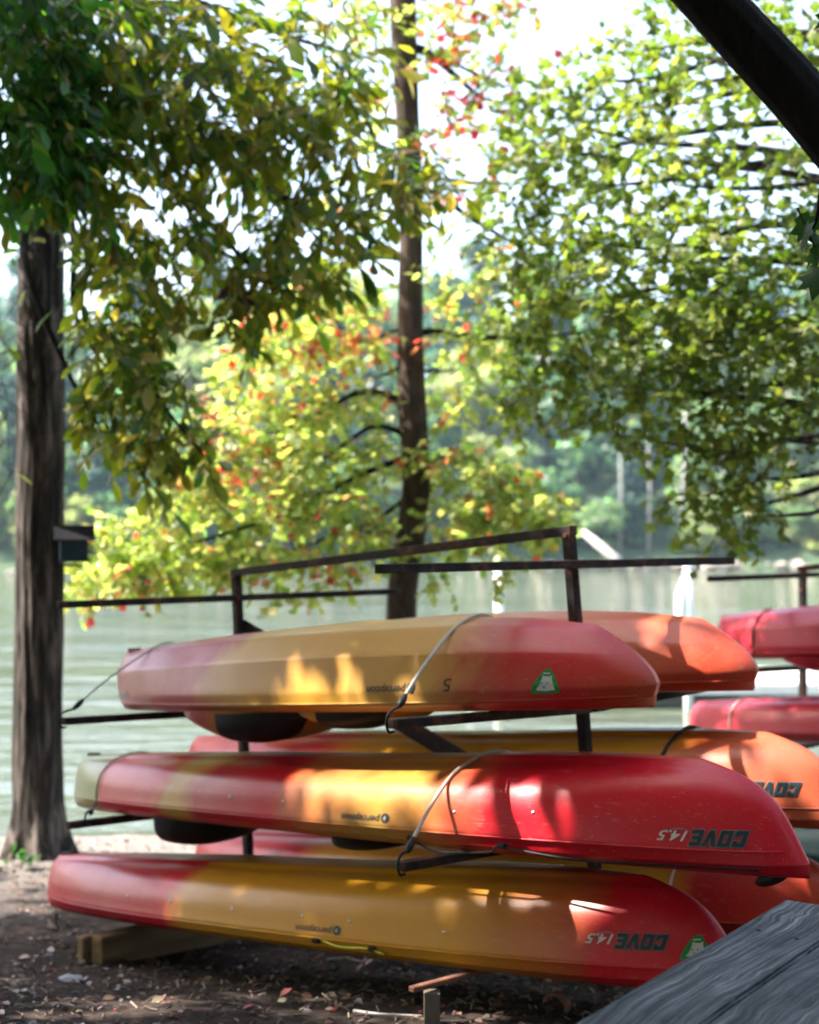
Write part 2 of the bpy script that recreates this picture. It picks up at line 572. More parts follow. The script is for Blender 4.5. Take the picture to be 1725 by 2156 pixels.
# ------------------------------------------------------------------ kayaks
def kayak_mat(name, stops, L, amp=0.07, fade=0.18, fade_col=(0.55, 0.3, 0.22), rough=0.33, nscale=2.2, spec=0.26):
    m, nt, p = mat_new(name)
    tc = nt.nodes.new('ShaderNodeTexCoord')
    sep = nt.nodes.new('ShaderNodeSeparateXYZ')
    nt.links.new(tc.outputs['Object'], sep.inputs[0])
    f = mathn(nt, 'SUBTRACT', 0.5, mathn(nt, 'DIVIDE', sep.outputs[0], L))
    n1 = noise_n(nt, tc.outputs['Object'], nscale, 5, 0.55, 1.0)
    f2 = mathn(nt, 'ADD', f, mathn(nt, 'MULTIPLY', mathn(nt, 'SUBTRACT', n1.outputs[0], 0.5), amp * 2))
    r = ramp(nt, f2, stops)
    n2 = noise_n(nt, tc.outputs['Object'], 3.2, 5, 0.6, 0.8)
    fd = mathn(nt, 'MULTIPLY', mathn(nt, 'SUBTRACT', n2.outputs[0], 0.35, True), fade * 3.0, True)
    c = mixc(nt, fd, r.outputs[0], fade_col)
    # scuffs and dust along the length
    mp = nt.nodes.new('ShaderNodeMapping')
    mp.inputs['Scale'].default_value = (2.0, 45, 45)
    nt.links.new(tc.outputs['Object'], mp.inputs[0])
    n3 = noise_n(nt, mp.outputs[0], 1.0, 5, 0.65)
    sc = mathn(nt, 'MULTIPLY', mathn(nt, 'SUBTRACT', n3.outputs[0], 0.6, True), 1.5, True)
    c = mixc(nt, sc, c, (0.38, 0.27, 0.22))
    mp3 = nt.nodes.new('ShaderNodeMapping')
    mp3.inputs['Scale'].default_value = (5.0, 190, 190)
    mp3.inputs['Rotation'].default_value = (0.0, 0.06, 0.05)
    nt.links.new(tc.outputs['Object'], mp3.inputs[0])
    n6 = noise_n(nt, mp3.outputs[0], 1.0, 3, 0.6)
    scr = mathn(nt, 'MULTIPLY', mathn(nt, 'SUBTRACT', n6.outputs[0], 0.63, True), 4.0, True)
    c = mixc(nt, scr, c, (0.5, 0.36, 0.3))
    n5 = noise_n(nt, tc.outputs['Object'], 26, 5, 0.7, 0.2)
    dirt = mathn(nt, 'MULTIPLY', mathn(nt, 'SUBTRACT', n5.outputs[0], 0.58, True), 1.8, True)
    c = mixc(nt, dirt, c, (0.14, 0.09, 0.06))
    nt.links.new(c, p.inputs['Base Color'])
    n4 = noise_n(nt, tc.outputs['Object'], 5.0, 4, 0.6)
    ro = mathn(nt, 'ADD', mathn(nt, 'MULTIPLY', n4.outputs[0], 0.22), rough - 0.1)
    nt.links.new(ro, p.inputs['Roughness'])
    p.inputs['Specular IOR Level'].default_value = spec
    hb = mathn(nt, 'ADD', mathn(nt, 'MULTIPLY', n3.outputs[0], 0.12), noise_n(nt, tc.outputs['Object'], 4.5, 2, 0.5).outputs[0])
    bump(nt, p, hb, 0.16, 0.02)
    return m

SEC = {
    'round': [(0, 1.0), (0.16, 0.998), (0.28, 0.985), (0.315, 0.945), (0.36, 0.925), (0.58, 0.865), (0.79, 0.72), (0.92, 0.49), (0.975, 0.25), (1.0, 0.14), (0.985, 0.10), (0.955, 0.0)],
    'chine': [(0, 1.0), (0.06, 0.996), (0.46, 0.90), (0.49, 0.885), (0.85, 0.60), (0.87, 0.575), (0.995, 0.18), (1.0, 0.15), (0.99, 0.0)],
}
class Kayak:
    def __init__(s, kind, L, W, keel, plan, rakeR, rakeL, deck=0.035, sheer=0.03):
        s.kind, s.L, s.W, s.keel, s.plan, s.rakeR, s.rakeL, s.deckh, s.sheer = kind, L, W, keel, plan, rakeR, rakeL, deck, sheer
        pts = SEC[kind]
        if kind == 'round':
            sm = smooth_path([Vector((a, b, 0)) for a, b in pts], 4)
            pts = [(q.x, q.y) for q in sm]
        d = [0]
        for i in range(1, len(pts)):
            d.append(d[-1] + math.hypot((pts[i][0] - pts[i - 1][0]) * 0.36, (pts[i][1] - pts[i - 1][1]) * 0.33))
        s.gp = [q / d[-1] for q in d]
        s.py = [q[0] for q in pts]
        s.pz = [q[1] for q in pts]
        s.girth = d[-1]
    def width(s, u):                       # u 0 at the +x end
        p, q = s.plan
        return s.W / 2 * max(0.0, 1 - abs(2 * u - 1) ** p) ** q
    def dep(s, u):
        return float(np.interp(u, np.linspace(0, 1, len(s.keel)), s.keel))
    def sh(s, u):
        return -s.sheer * abs(2 * u - 1) ** 2.5
    def surf(s, u, g, side=-1):
        h = float(np.interp(g, s.gp, s.pz))
        y = float(np.interp(g, s.gp, s.py)) * s.width(u)
        xr = s.L / 2 - s.rakeR(h)
        xl = -s.L / 2 + s.rakeL(h)
        return Vector((xr + (xl - xr) * u, side * y, s.sh(u) + h * s.dep(u)))
    def nrm(s, u, g, side=-1):
        e = 0.004
        a = s.surf(min(u + e, 1), g, side) - s.surf(max(u - e, 0), g, side)
        b = s.surf(u, min(g + e, 1), side) - s.surf(u, max(g - e, 0), side)
        n = a.cross(b).normalized()
        return n if n.y * side > 0 or n.z > 0.5 else -n
    def u_at(s, x, g):
        h = float(np.interp(g, s.gp, s.pz))
        xr = s.L / 2 - s.rakeR(h)
        xl = -s.L / 2 + s.rakeL(h)
        return (xr - x) / (xr - xl)
    def at(s, x, g, off=0.0, side=-1):
        u = min(0.995, max(0.005, s.u_at(x, g)))
        p = s.surf(u, g, side)
        if off:
            n = s.nrm(u, g, side)
            if n.y * side < 0 and abs(n.y) > 0.05:
                n = -n
            if n.z < -0.6:
                n = -n
            p = p + n * off
        return p
    def hull_data(s, nu=110):
        gl = s.gp if s.kind == 'chine' else [i / 34 for i in range(35)]
        if s.kind == 'chine':
            g2 = []
            for a, b in zip(gl[:-1], gl[1:]):
                k = 1 if b - a < 0.06 else 5
                g2 += [a + (b - a) * i / k for i in range(k)]
            gl = g2 + [1.0]
        us = [0.5 - 0.5 * math.cos(math.pi * i / nu) for i in range(nu + 1)]
        us = [0.55 * a + 0.45 * (i / nu) for i, a in enumerate(us)]
        row = [(g, -1) for g in reversed(gl)] + [(g, 1) for g in gl[1:]]
        verts = [s.surf(u, g, sd) for u in us for (g, sd) in row]
        m = len(row)
        faces = [(i * m + j, i * m + j + 1, (i + 1) * m + j + 1, (i + 1) * m + j) for i in range(nu) for j in range(m - 1)]
        return verts, faces, us
    def deck_data(s, us):
        nv = 17
        verts = []
        for u in us:
            a, b = s.surf(u, 1, -1), s.surf(u, 1, 1)
            w = abs(a.y)
            for k in range(nv):
                t = -1 + 2 * k / (nv - 1)
                y = w * math.copysign(abs(t) ** 0.8, t)
                verts.append(Vector((a.x, y, a.z - 0.001 - s.deckh * (1 - abs(t) ** 6) ** 0.6 - 0.3 * s.deckh * (1 - t * t))))
        faces = [(i * nv + j, (i + 1) * nv + j, (i + 1) * nv + j + 1, i * nv + j + 1) for i in range(len(us) - 1) for j in range(nv - 1)]
        return verts, faces

def weld(o, ang=None):
    bm = bmesh.new()
    bm.from_mesh(o.data)
    bmesh.ops.remove_doubles(bm, verts=bm.verts, dist=0.0006)
    bmesh.ops.recalc_face_normals(bm, faces=bm.faces)
    bm.to_mesh(o.data)
    bm.free()
    o.data.polygons.foreach_set('use_smooth', [True] * len(o.data.polygons))
    if ang:
        o.data.set_sharp_from_angle(angle=math.radians(ang))

def hump(name, k, xc, length, w, depth, mat, parent, ramp_in=0.8, black=None):
    """raised cockpit surround (hangs below the deck of an upturned kayak)"""
    nS, nA = 30, 18
    z0 = -k.deckh * 1.1
    def pt(s_, a, off=0.0):
        d = depth * min(1.0, max(0.0, (s_ + 1) / ramp_in)) if s_ < 0 else depth * max(0.0, 1 - max(0, s_ - 0.05) ** 2.4 / 0.95 ** 2.4) ** 0.6
        d = depth * (d / depth) ** 0.9
        wy = w * max(0.0, 1 - abs(s_) ** 3) ** 0.5
        return Vector((xc + s_ * length / 2, math.cos(a) * (wy + off), z0 + 0.02 - (d + off + 0.02) * abs(math.sin(a)) ** 0.45))
    verts = [pt(-1 + 2 * i / nS, math.pi * j / nA) for i in range(nS + 1) for j in range(nA + 1)]
    m = nA + 1
    faces = [(i * m + j, i * m + j + 1, (i + 1) * m + j + 1, (i + 1) * m + j) for i in range(nS) for j in range(nA)]
    o = mesh_obj(name, verts, faces, mat, parent)
    weld(o)
    if black:
        a0, a1, b0, b1 = black
        n1, n2 = 20, 10
        vv = []
        for i in range(n1 + 1):
            for j in range(n2 + 1):
                fr = i / n1
                cut = 1 - (abs(2 * fr - 1) ** 5)
                s_ = a0 + (a1 - a0) * fr
                aa = math.pi - (b0 + (b1 - b0) * (j / n2) * (0.35 + 0.65 * cut))
                vv.append(pt(s_, aa, 0.006))
        mm = n2 + 1
        ff = [(i * mm + j, i * mm + j + 1, (i + 1) * mm + j + 1, (i + 1) * mm + j) for i in range(n1) for j in range(n2)]
        b = mesh_obj('cockpit_opening', vv, ff, M['black_rubber'], o)
        weld(b)
    return o

def text_polys(body, shear=0.0, off=0.0, spacing=1.0):
    cu = bpy.data.curves.new('lettering', 'FONT')
    cu.body = body
    cu.shear = shear
    cu.offset = off
    cu.space_character = spacing
    cu.resolution_u = 3
    ob = bpy.data.objects.new('lettering', cu)
    me = bpy.data.meshes.new_from_object(ob)
    bm = bmesh.new()
    bm.from_mesh(me)
    bmesh.ops.triangulate(bm, faces=bm.faces)
    bm.verts.ensure_lookup_table()
    bm.verts.index_update()
    v = [(q.co.x, q.co.y) for q in bm.verts]
    f = [tuple(q.index for q in fc.verts) for fc in bm.faces]
    bm.free()
    bpy.data.objects.remove(ob)
    bpy.data.curves.remove(cu)
    bpy.data.meshes.remove(me)
    return v, f
def decal(name, k, v, f, x0, g0, width, height, mat, parent, off=0.0025, bbox=None, flip=True, side=-1, slope=0.0):
    """flat artwork laid on the hull: x to the left and up towards the gunwale (upturned hull) when flip"""
    xs = [a for a, b in v]; ys = [b for a, b in v]
    bx0, bx1, by0, by1 = bbox or (min(xs), max(xs), min(ys), max(ys))
    out = []
    for a, b in v:
        tx = (a - bx0) / (bx1 - bx0) * width
        ty = (b - by0) / (by1 - by0) * height
        x = x0 - tx if flip else x0 + tx
        g = g0 + (ty + slope * tx) / k.girth if flip else g0 - (ty + slope * tx) / k.girth
        out.append(k.at(x, min(0.99, g), off, side))
    o = mesh_obj(name, out, f, mat, parent, smooth=False)
    return o
def poly_fan(pts, n=0):
    c = (sum(a for a, b in pts) / len(pts), sum(b for a, b in pts) / len(pts))
    return [c] + list(pts), [(0, 1 + i, 1 + (i + 1) % len(pts)) for i in range(len(pts))]

def block_letters(grow):
    """squared-off slanted capitals C O V E, cut into small quads so that they follow the hull"""
    V, Fc = [], []
    def quad(p, n=4):
        (a, b, c, d) = p
        o = len(V)
        for i in range(n + 1):
            for j in range(n + 1):
                s_, t = i / n, j / n
                V.append(tuple((a[q] * (1 - s_) + b[q] * s_) * (1 - t) + (d[q] * (1 - s_) + c[q] * s_) * t for q in (0, 1)))
        for i in range(n):
            for j in range(n):
                k0 = o + i * (n + 1) + j
                Fc.append((k0, k0 + n + 1, k0 + n + 2, k0 + 1))
    def rect(x0, y0, x1, y1):
        x0 -= grow; y0 -= grow; x1 += grow; y1 += grow
        sh = lambda x, y: (x + 0.28 * y, y)
        quad((sh(x0, y0), sh(x1, y0), sh(x1, y1), sh(x0, y1)))
    # C
    rect(0, 0.0, 0.3, 1.0); rect(0.3, 0, 0.8, 0.26); rect(0.3, 0.74, 0.8, 1.0); rect(0.55, 0.26, 0.8, 0.38); rect(0.55, 0.62, 0.8, 0.74)
    # O
    rect(0.95, 0, 1.24, 1.0); rect(1.5, 0, 1.78, 1.0); rect(1.24, 0, 1.5, 0.24); rect(1.24, 0.76, 1.5, 1.0)
    # V
    sh = lambda x, y: (x + 0.28 * y, y)
    g = grow
    quad((sh(2.22 - g, -g), sh(2.5 + g, -g), sh(2.16 + g, 1 + g), sh(1.86 - g, 1 + g)))
    quad((sh(2.22 - g, -g), sh(2.5 + g, -g), sh(2.84 + g, 1 + g), sh(2.54 - g, 1 + g)))
    # E
    rect(2.92, 0, 3.2, 1.0); rect(3.2, 0, 3.75, 0.24); rect(3.2, 0.38, 3.62, 0.6); rect(3.2, 0.76, 3.7, 1.0)
    return V, Fc

def brand_cove(k, x0, g0, parent, w=0.30, slope=0.0):
    """bold slanted COVE with a pale outline, 14.5 in pale figures, thin swoosh"""
    h = w * 0.29
    v0, f0 = block_letters(0.0)
    xs = [a for a, b in v0]; ys = [b for a, b in v0]
    bb = (min(xs), max(xs), min(ys), max(ys))
    v1, f1 = block_letters(0.045)
    decal('lettering_outline', k, v1, f1, x0, g0, w, h, M['decal_teal'], parent, 0.0022, bb, slope=slope)
    decal('lettering', k, v0, f0, x0, g0, w, h, M['decal_dark'], parent, 0.004, bb, slope=slope)
    v2, f2 = text_polys('14.5', 0.35, 0.015, 1.0)
    decal('lettering', k, v2, f2, x0 - w * 1.03, g0 + (0.1 * h + slope * w * 1.03) / k.girth, w * 0.56, h * 0.66, M['decal_pale'], parent, 0.003, slope=slope)
    sw = []
    n = 14
    for i in range(n + 1):
        t = i / n
        sw.append((t, -0.25 * math.sin(math.pi * t) ** 0.8 * (1 - 0.5 * t)))
    for i in range(n, -1, -1):
        t = i / n
        sw.append((t, -0.25 * math.sin(math.pi * t) ** 0.8 * (1 - 0.5 * t) + 0.05 * math.sin(math.pi * t)))
    vv = sw
    ff = [(i, i + 1, 2 * n - i, 2 * n + 1 - i) for i in range(n)]
    decal('swoosh', k, vv, ff, x0 - w * 0.95, g0 + (-0.06 * h + slope * w * .95) / k.girth, w * 0.55, h * 0.28, M['decal_teal'], parent, 0.003, slope=slope)
def brand_small(k, x0, g0, parent, w=0.3):
    h = w * 0.17
    ring = [(0.5 + 0.5 * math.cos(2 * math.pi * i / 16), 0.5 + 0.5 * math.sin(2 * math.pi * i / 16)) for i in range(16)]
    rv, rf = poly_fan(ring)
    decal('emblem', k, rv, rf, x0, g0, h * 0.95, h * 0.95, M['decal_dark'], parent, 0.003)
    drop = [(0.5, 0.1), (0.78, 0.5), (0.5, 0.9), (0.36, 0.5)]
    dv, df = poly_fan(drop)
    decal('emblem', k, dv, df, x0 - h * 0.3, g0 + 0.2 * h / k.girth, h * 0.4, h * 0.6, M['decal_grey'], parent, 0.0045)
    v, f = text_polys('perception', 0.1, 0.008)
    decal('lettering', k, v, f, x0 - h * 1.15, g0 + 0.05 * h / k.girth, w - h * 1.15, h * 0.95, M['decal_dark'], parent, 0.003)
def badge(k, x0, g0, parent, w=0.11):
    """green rounded triangle badge with a pale panel (its point towards the keel)"""
    h = w * 0.9
    # outline: point at small g, wide base at large g (photo: point up)
    pts = [(0.50, 0.0), (0.57, 0.02), (0.66, 0.12), (0.82, 0.42), (0.95, 0.70), (1.0, 0.92), (0.96, 1.0), (0.86, 1.0), (0.4, 1.0), (0.1, 0.98), (0.02, 0.93), (0.04, 0.8), (0.16, 0.45), (0.32, 0.14), (0.42, 0.02)]
    v, f = poly_fan(pts)
    decal('badge', k, v, f, x0 + w, g0, w, h, M['decal_green'], parent, 0.003)
    inn = [(0.34, 0.28), (0.42, 0.33), (0.58, 0.33), (0.66, 0.28), (0.67, 0.42), (0.72, 0.62), (0.84, 0.86), (0.5, 0.9), (0.2, 0.86), (0.28, 0.6), (0.33, 0.42)]
    v, f = poly_fan(inn)
    decal('badge_panel', k, v, f, x0 + w * 0.84, g0 + 0.28 * h / k.girth, w * 0.64, h * 0.62, M['decal_pale'], parent, 0.0045)
    for (a, b, s_) in ((0.38, 0.55, 0.10), (0.56, 0.55, 0.10), (0.46, 0.7, 0.12)):
        ring = [(math.cos(i * 0.785), math.sin(i * 0.785)) for i in range(8)]
        v, f = poly_fan(ring)
        decal('badge_mark', k, v, f, x0 + w * (1 - a), g0 + b * h / k.girth, w * s_, h * s_, M['decal_grey'], parent, 0.006)
    bar = [(0, 0), (1, 0), (1, 1), (0, 1)]
    v, f = poly_fan(bar)
    decal('badge_mark', k, v, f, x0 + w * 0.62, g0 + 0.17 * h / k.girth, w * 0.24, h * 0.06, M['decal_pale'], parent, 0.0045)

def rivets(k, spots, parent):
    for x, g in spots:
        u = k.u_at(x, g)
        p = k.at(x, g)
        q = k.at(x, g, 1.0) - p
        bm = bmesh.new()
        bmesh.ops.create_uvsphere(bm, u_segments=10, v_segments=6, radius=0.0075)
        bmesh.ops.scale(bm, verts=bm.verts, vec=(1, 1, 0.6))
        R = q.normalized().to_track_quat('Z', 'Y').to_matrix().to_4x4()
        R.translation = p
        bm.transform(R)
        bm_obj('rivet', bm, M['bolt'], parent, True)

def place(root, R, L, roll=0.0):
    R, L = Vector(R), Vector(L)
    x = (R - L).normalized()
    z = Vector((0, 0, 1))
    y = z.cross(x).normalized()
    z = x.cross(y)
    m = Matrix((x, y, z)).transposed()
    m = m @ Matrix.Rotation(roll, 3, 'X')
    root.rotation_euler = m.to_euler()
    root.location = (R + L) / 2

FRONT0, BACK0, AX = Vector((1.316, 4.7, 0)), Vector((1.04, 6.353, 0)), Vector((-0.7066, 0.7077, 0))
OUT = Vector((-0.7077, -0.7066, 0))
RED, DRED = (0.47, 0.004, 0.014), (0.32, 0.004, 0.010)
YEL, TAN = (0.46, 0.215, 0.011), (0.42, 0.225, 0.04)
ORA, SAL = (0.40, 0.055, 0.012), (0.44, 0.09, 0.04)

def round_kayak(L=4.45):
    return Kayak('round', L, 0.74, [0.335, 0.33, 0.315, 0.29, 0.275, 0.265, 0.26, 0.25, 0.245, 0.24, 0.23], (2.6, 0.6),
                 lambda h: 0.16 * h + 0.22 * h ** 5, lambda h: 0.03 * h + 0.05 * h ** 6)
def chine_kayak(L=3.45):
    return Kayak('chine', L, 0.74, [0.27, 0.31, 0.33, 0.335, 0.34, 0.335, 0.325, 0.315, 0.30, 0.285, 0.26], (2.2, 0.55),
                 lambda h: 0.28 * max(0.0, (h - 0.15) / 0.85) ** 1.35 + 0.05 * (1 - h) ** 3, lambda h: 0.05 * h ** 3 + 0.06 * (1 - h) ** 3, 0.03, 0.0)

def build_kayak(k, mat, Rt, Lt, label, roll=0.0):
    root = empty('kayak')
    place(root, Rt, Lt, roll)
    tag(root, label, 'kayak', 'upturned kayaks stored on the racks')
    v, f, us = k.hull_data()
    h = mesh_obj('hull', v, f, mat, root)
    weld(h, 18 if k.kind == 'chine' else None)
    v, f = k.deck_data(us)
    d = mesh_obj('deck', v, f, mat, root)
    weld(d)
    # seam moulding along the gunwale
    gs_ = 0.985 if k.kind == 'chine' else float(np.interp(-0.13, [-q for q in k.pz], k.gp))
    pts = [k.surf(u, gs_, -1) for u in us[2:-2]]
    pts2 = [k.surf(u, gs_, 1) for u in us[2:-2]]
    mesh_obj('seam', *join_data([tube_data(pts[::2], 0.0035, 6), tube_data(pts2[::2], 0.0035, 6)]), mat, root)
    return root
def end_grip(k, root, x, mat=None, z=0.0):
    """black carry toggle under an end"""
    bm = bmesh.new()
    bmesh.ops.create_uvsphere(bm, u_segments=14, v_segments=8, radius=1)
    bmesh.ops.scale(bm, verts=bm.verts, vec=(0.07, 0.022, 0.024))
    bm.transform(Matrix.Rotation(-0.35, 4, 'Y'))
    bmesh.ops.translate(bm, verts=bm.verts, vec=(x, -0.03, z - 0.045))
    tube('toggle_cord', [(x + 0.03, -0.02, z + 0.03), (x + 0.02, -0.03, z - 0.03)], 0.005, M['black_rubber'], root, 6)
    return bm_obj('toggle_handle', bm, M['black_rubber'], root, True)
def end_cap(k, root, side):
    """black drain plug cap on the keel at the left end"""
    p = k.surf(0.992 if side < 0 else 0.008, 0.0)
    bm = bmesh.new()
    bmesh.ops.create_cube(bm, size=1)
    bmesh.ops.scale(bm, verts=bm.verts, vec=(0.10, 0.03, 0.02))
    bmesh.ops.bevel(bm, geom=list(bm.edges), offset=0.005, segments=2, affect='EDGES')
    bmesh.ops.translate(bm, verts=bm.verts, vec=p + Vector((0.05 if side < 0 else -0.05, 0, 0.006)))
    return bm_obj('skid_plate', bm, M['black_rubber'], root)

FR = lambda t, z: FRONT0 + AX * t + Vector((0, 0, z))
BK = lambda t, z: BACK0 + AX * t + Vector((0, 0, z))
kay = {}

# A: top front, hard chines, faded
kA = chine_kayak(3.45)
mA = kayak_mat('hull_faded_orange', [(0.0, ORA), (0.12, RED), (0.2, (0.37, 0.04, 0.02)), (0.27, (0.46, 0.25, 0.05)), (0.45, (0.48, 0.24, 0.025)), (0.6, (0.46, 0.25, 0.05)), (0.66, (0.34, 0.012, 0.02)), (1.0, (0.32, 0.014, 0.022))], kA.L, 0.10, 0.2, (0.38, 0.15, 0.07), 0.36, 2.2, 0.32)
A = build_kayak(kA, mA, FR(0.56, 1.12), FR(4.01, 0.815), 'faded yellow and red kayak with hard chines, topmost on the near side, numbered 5')
hump('coaming', kA, -0.53, 0.9, 0.31, 0.155, mA, A, 0.95, (0.02, 0.96, 0.012, 1.2))
hump('coaming', kA, 0.16, 0.62, 0.27, 0.085, mA, A, 0.9, (-0.1, 0.9, 0.012, 1.2))
badge(kA, 1.30, 0.76, A, 0.11)
brand_small(kA, 0.79, 0.84, A, 0.25)
v5, f5 = text_polys('5', 0.0, 0.0)
decal('lettering', kA, v5, f5, 0.96, 0.82, 0.035, 0.05, M['decal_dark'], A, 0.003)
rv, rf = poly_fan([(0, 0.2), (0.1, 0), (0.9, 0), (1, 0.2), (1, 0.8), (0.9, 1), (0.1, 1), (0, 0.8)])
decal('label_plate', kA, rv, rf, -1.37, 0.86, 0.13, 0.035, M['decal_grey'], A, 0.003)
end_cap(kA, A, -1)
# B: middle front
kB = round_kayak(4.45)
GRN = (0.24, 0.25, 0.09)  # yellow hull end painted greenish, its shade and reflections put into the colour
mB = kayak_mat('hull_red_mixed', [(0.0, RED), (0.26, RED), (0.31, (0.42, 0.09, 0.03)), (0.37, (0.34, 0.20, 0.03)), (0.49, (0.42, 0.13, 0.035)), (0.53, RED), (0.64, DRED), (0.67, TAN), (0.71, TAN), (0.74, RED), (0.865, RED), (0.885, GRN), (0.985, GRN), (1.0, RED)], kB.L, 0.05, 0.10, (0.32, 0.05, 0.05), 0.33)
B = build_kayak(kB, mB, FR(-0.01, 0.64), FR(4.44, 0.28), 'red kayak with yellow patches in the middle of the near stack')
brand_cove(kB, 2.07, 0.80, B, 0.185)
brand_small(kB, 0.60, 0.80, B, 0.27)
rivets(kB, [(1.29, 0.74), (0.93, 0.76), (-0.05, 0.76), (-0.42, 0.75)], B)
hump('seat_back', kB, -1.03, 0.38, 0.30, 0.15, M['black_rubber'], B, 0.3)
hump('seat_back', kB, 0.24, 0.3, 0.30, 0.075, M['black_rubber'], B, 0.5)
end_grip(kB, B, 2.10, z=-0.035)
end_cap(kB, B, -1)
dl = smooth_path([kB.at(0.72, 0.985, 0.012), kB.at(0.85, 0.99, 0.012) + Vector((0, 0, -0.035)), kB.at(1.1, 0.99, 0.012) + Vector((0, 0, -0.02)), kB.at(1.16, 0.985, 0.012), kB.at(1.5, 0.99, 0.012) + Vector((0, 0, -0.02)), kB.at(2.1, 0.99, 0.01) + Vector((0, 0, -0.02))], 6)
tube('deck_line', dl, 0.0045, M['black_rubber'], B, 6)
for xx in (0.72, 1.16):
    bm = bmesh.new()
    bmesh.ops.create_cube(bm, size=1)
    bmesh.ops.scale(bm, verts=bm.verts, vec=(0.045, 0.02, 0.022))
    bmesh.ops.bevel(bm, geom=list(bm.edges), offset=0.006, segments=2, affect='EDGES')
    bmesh.ops.translate(bm, verts=bm.verts, vec=kB.at(xx, 0.98, 0.008))
    bm_obj('pad_eye', bm, M['black_rubber'], B)
# C: bottom front
kC = round_kayak(4.42)
mC = kayak_mat('hull_yellow_red', [(0.0, RED), (0.10, RED), (0.115, (0.36, 0.04, 0.014)), (0.20, (0.37, 0.13, 0.012)), (0.26, YEL), (0.61, YEL), (0.645, RED), (0.8, (0.34, 0.006, 0.02)), (1.0, RED)], kC.L, 0.035, 0.08, (0.36, 0.10, 0.05), 0.33)
C = build_kayak(kC, mC, FR(0.20, 0.215) + OUT * 0.03, FR(4.62, -0.285) + OUT * 0.06, 'yellow kayak with red ends lowest in the near stack, behind the table corner')
brand_cove(kC, 1.99, 0.72, C, 0.18)
brand_small(kC, 0.56, 0.80, C, 0.27)
badge(kC, 2.03, 0.72, C, 0.09)
rivets(kC, [(-1.0, 0.74), (-0.62, 0.74), (-0.15, 0.75), (0.32, 0.75), (0.6, 0.76), (1.1, 0.78)], C)
end_cap(kC, C, -1)
yl = smooth_path([kC.at(0.40, 0.93, 0.012), kC.at(0.55, 0.955, 0.016), kC.at(0.72, 0.95, 0.012), kC.at(0.80, 0.985, 0.012)], 6)
tube('deck_line', yl, 0.0045, M['cord_yellow'], C, 6)
for xx, gg in ((0.42, 0.935), (0.74, 0.955)):
    bm = bmesh.new()
    bmesh.ops.create_cube(bm, size=1)
    bmesh.ops.scale(bm, verts=bm.verts, vec=(0.045, 0.02, 0.022))
    bmesh.ops.bevel(bm, geom=list(bm.edges), offset=0.006, segments=2, affect='EDGES')
    bmesh.ops.translate(bm, verts=bm.verts, vec=kC.at(xx, gg, 0.008))
    bm_obj('pad_eye', bm, M['black_rubber'], C)
# D, E, F: the back side of the rack
kD = chine_kayak(3.6)
mD = kayak_mat('hull_salmon', [(0.0, (0.36, 0.025, 0.010)), (0.14, (0.42, 0.075, 0.03)), (0.3, (0.40, 0.10, 0.04)), (0.6, TAN), (1.0, RED)], kD.L, 0.08, 0.2, (0.45, 0.2, 0.12), 0.36)
D = build_kayak(kD, mD, BK(-0.62, 1.09), BK(2.98, 0.82), 'salmon orange kayak, topmost on the lake side, with a sunlit rounded end')
kE = round_kayak(4.42)
mE = kayak_mat('hull_orange_yellow', [(0.0, SAL), (0.10, SAL), (0.15, (0.38, 0.06, 0.015)), (0.20, YEL), (0.58, YEL), (0.66, RED), (1.0, RED)], kE.L, 0.04, 0.12, (0.4, 0.13, 0.07), 0.33)
E = build_kayak(kE, mE, BK(-1.04, 0.605), BK(3.38, 0.26), 'orange and yellow kayak behind the red one, at the middle level')
brand_cove(kE, 2.03, 0.74, E, 0.185)
kF = round_kayak(4.42)
mF = kayak_mat('hull_deep_red', [(0.0, ORA), (0.06, (0.36, 0.03, 0.012)), (0.15, DRED), (0.19, YEL), (0.66, YEL), (0.72, RED), (1.0, (0.5, 0.03, 0.04))], kF.L, 0.04, 0.1, (0.36, 0.1, 0.06), 0.36)
Fk = build_kayak(kF, mF, BK(-1.1, 0.15), BK(3.3, -0.31), 'deep red and yellow kayak at the bottom on the lake side, mostly hidden')
# second rack
R2 = Vector((2.765, 10.0, 0))
R2L = R2 + OUT * 0.47
kG = chine_kayak(3.7)
mG = kayak_mat('hull_red_plain', [(0.0, RED), (0.5, (0.4, 0.008, 0.02)), (1.0, (0.4, 0.01, 0.03))], kG.L, 0.05, 0.1, (0.4, 0.08, 0.09), 0.33)
G = build_kayak(kG, mG, R2L - AX * 3.30 + Vector((0, 0, 1.16)), R2L + AX * 0.40 + Vector((0, 0, 0.865)), 'plain red kayak, upper one on the farther rack at right')
hump('coaming', kG, -0.95, 0.7, 0.28, 0.10, mG, G, 0.8)
kH = round_kayak(4.4)
mH = kayak_mat('hull_pink_red', [(0.0, RED), (0.5, (0.36, 0.014, 0.024)), (1.0, (0.4, 0.02, 0.04))], kH.L, 0.05, 0.14, (0.42, 0.11, 0.12), 0.36)
H = build_kayak(kH, mH, R2L - AX * 3.77 + Vector((0, 0, 0.66)), R2L + AX * 0.63 + Vector((0, 0, 0.31)), 'pinkish red kayak below the plain red one on the farther rack')
kT = round_kayak(4.4)
mT = kayak_mat('hull_teal', [(0.0, (0.012, 0.05, 0.055)), (1.0, (0.015, 0.06, 0.065))], kT.L, 0.05, 0.08, (0.05, 0.12, 0.12), 0.36)
T_ = build_kayak(kT, mT, R2L - AX * 3.9 + Vector((0, 0, -0.10)), R2L + AX * 0.5 + Vector((0, 0, -0.45)), 'dark teal kayak lowest on the farther rack, seen past the red bow')
vw, fw = text_polys('w', 0.0, 0.01)
decal('lettering', kT, vw, fw, -1.42, 0.62, 0.06, 0.05, M['decal_pale'], T_, 0.003, flip=False)

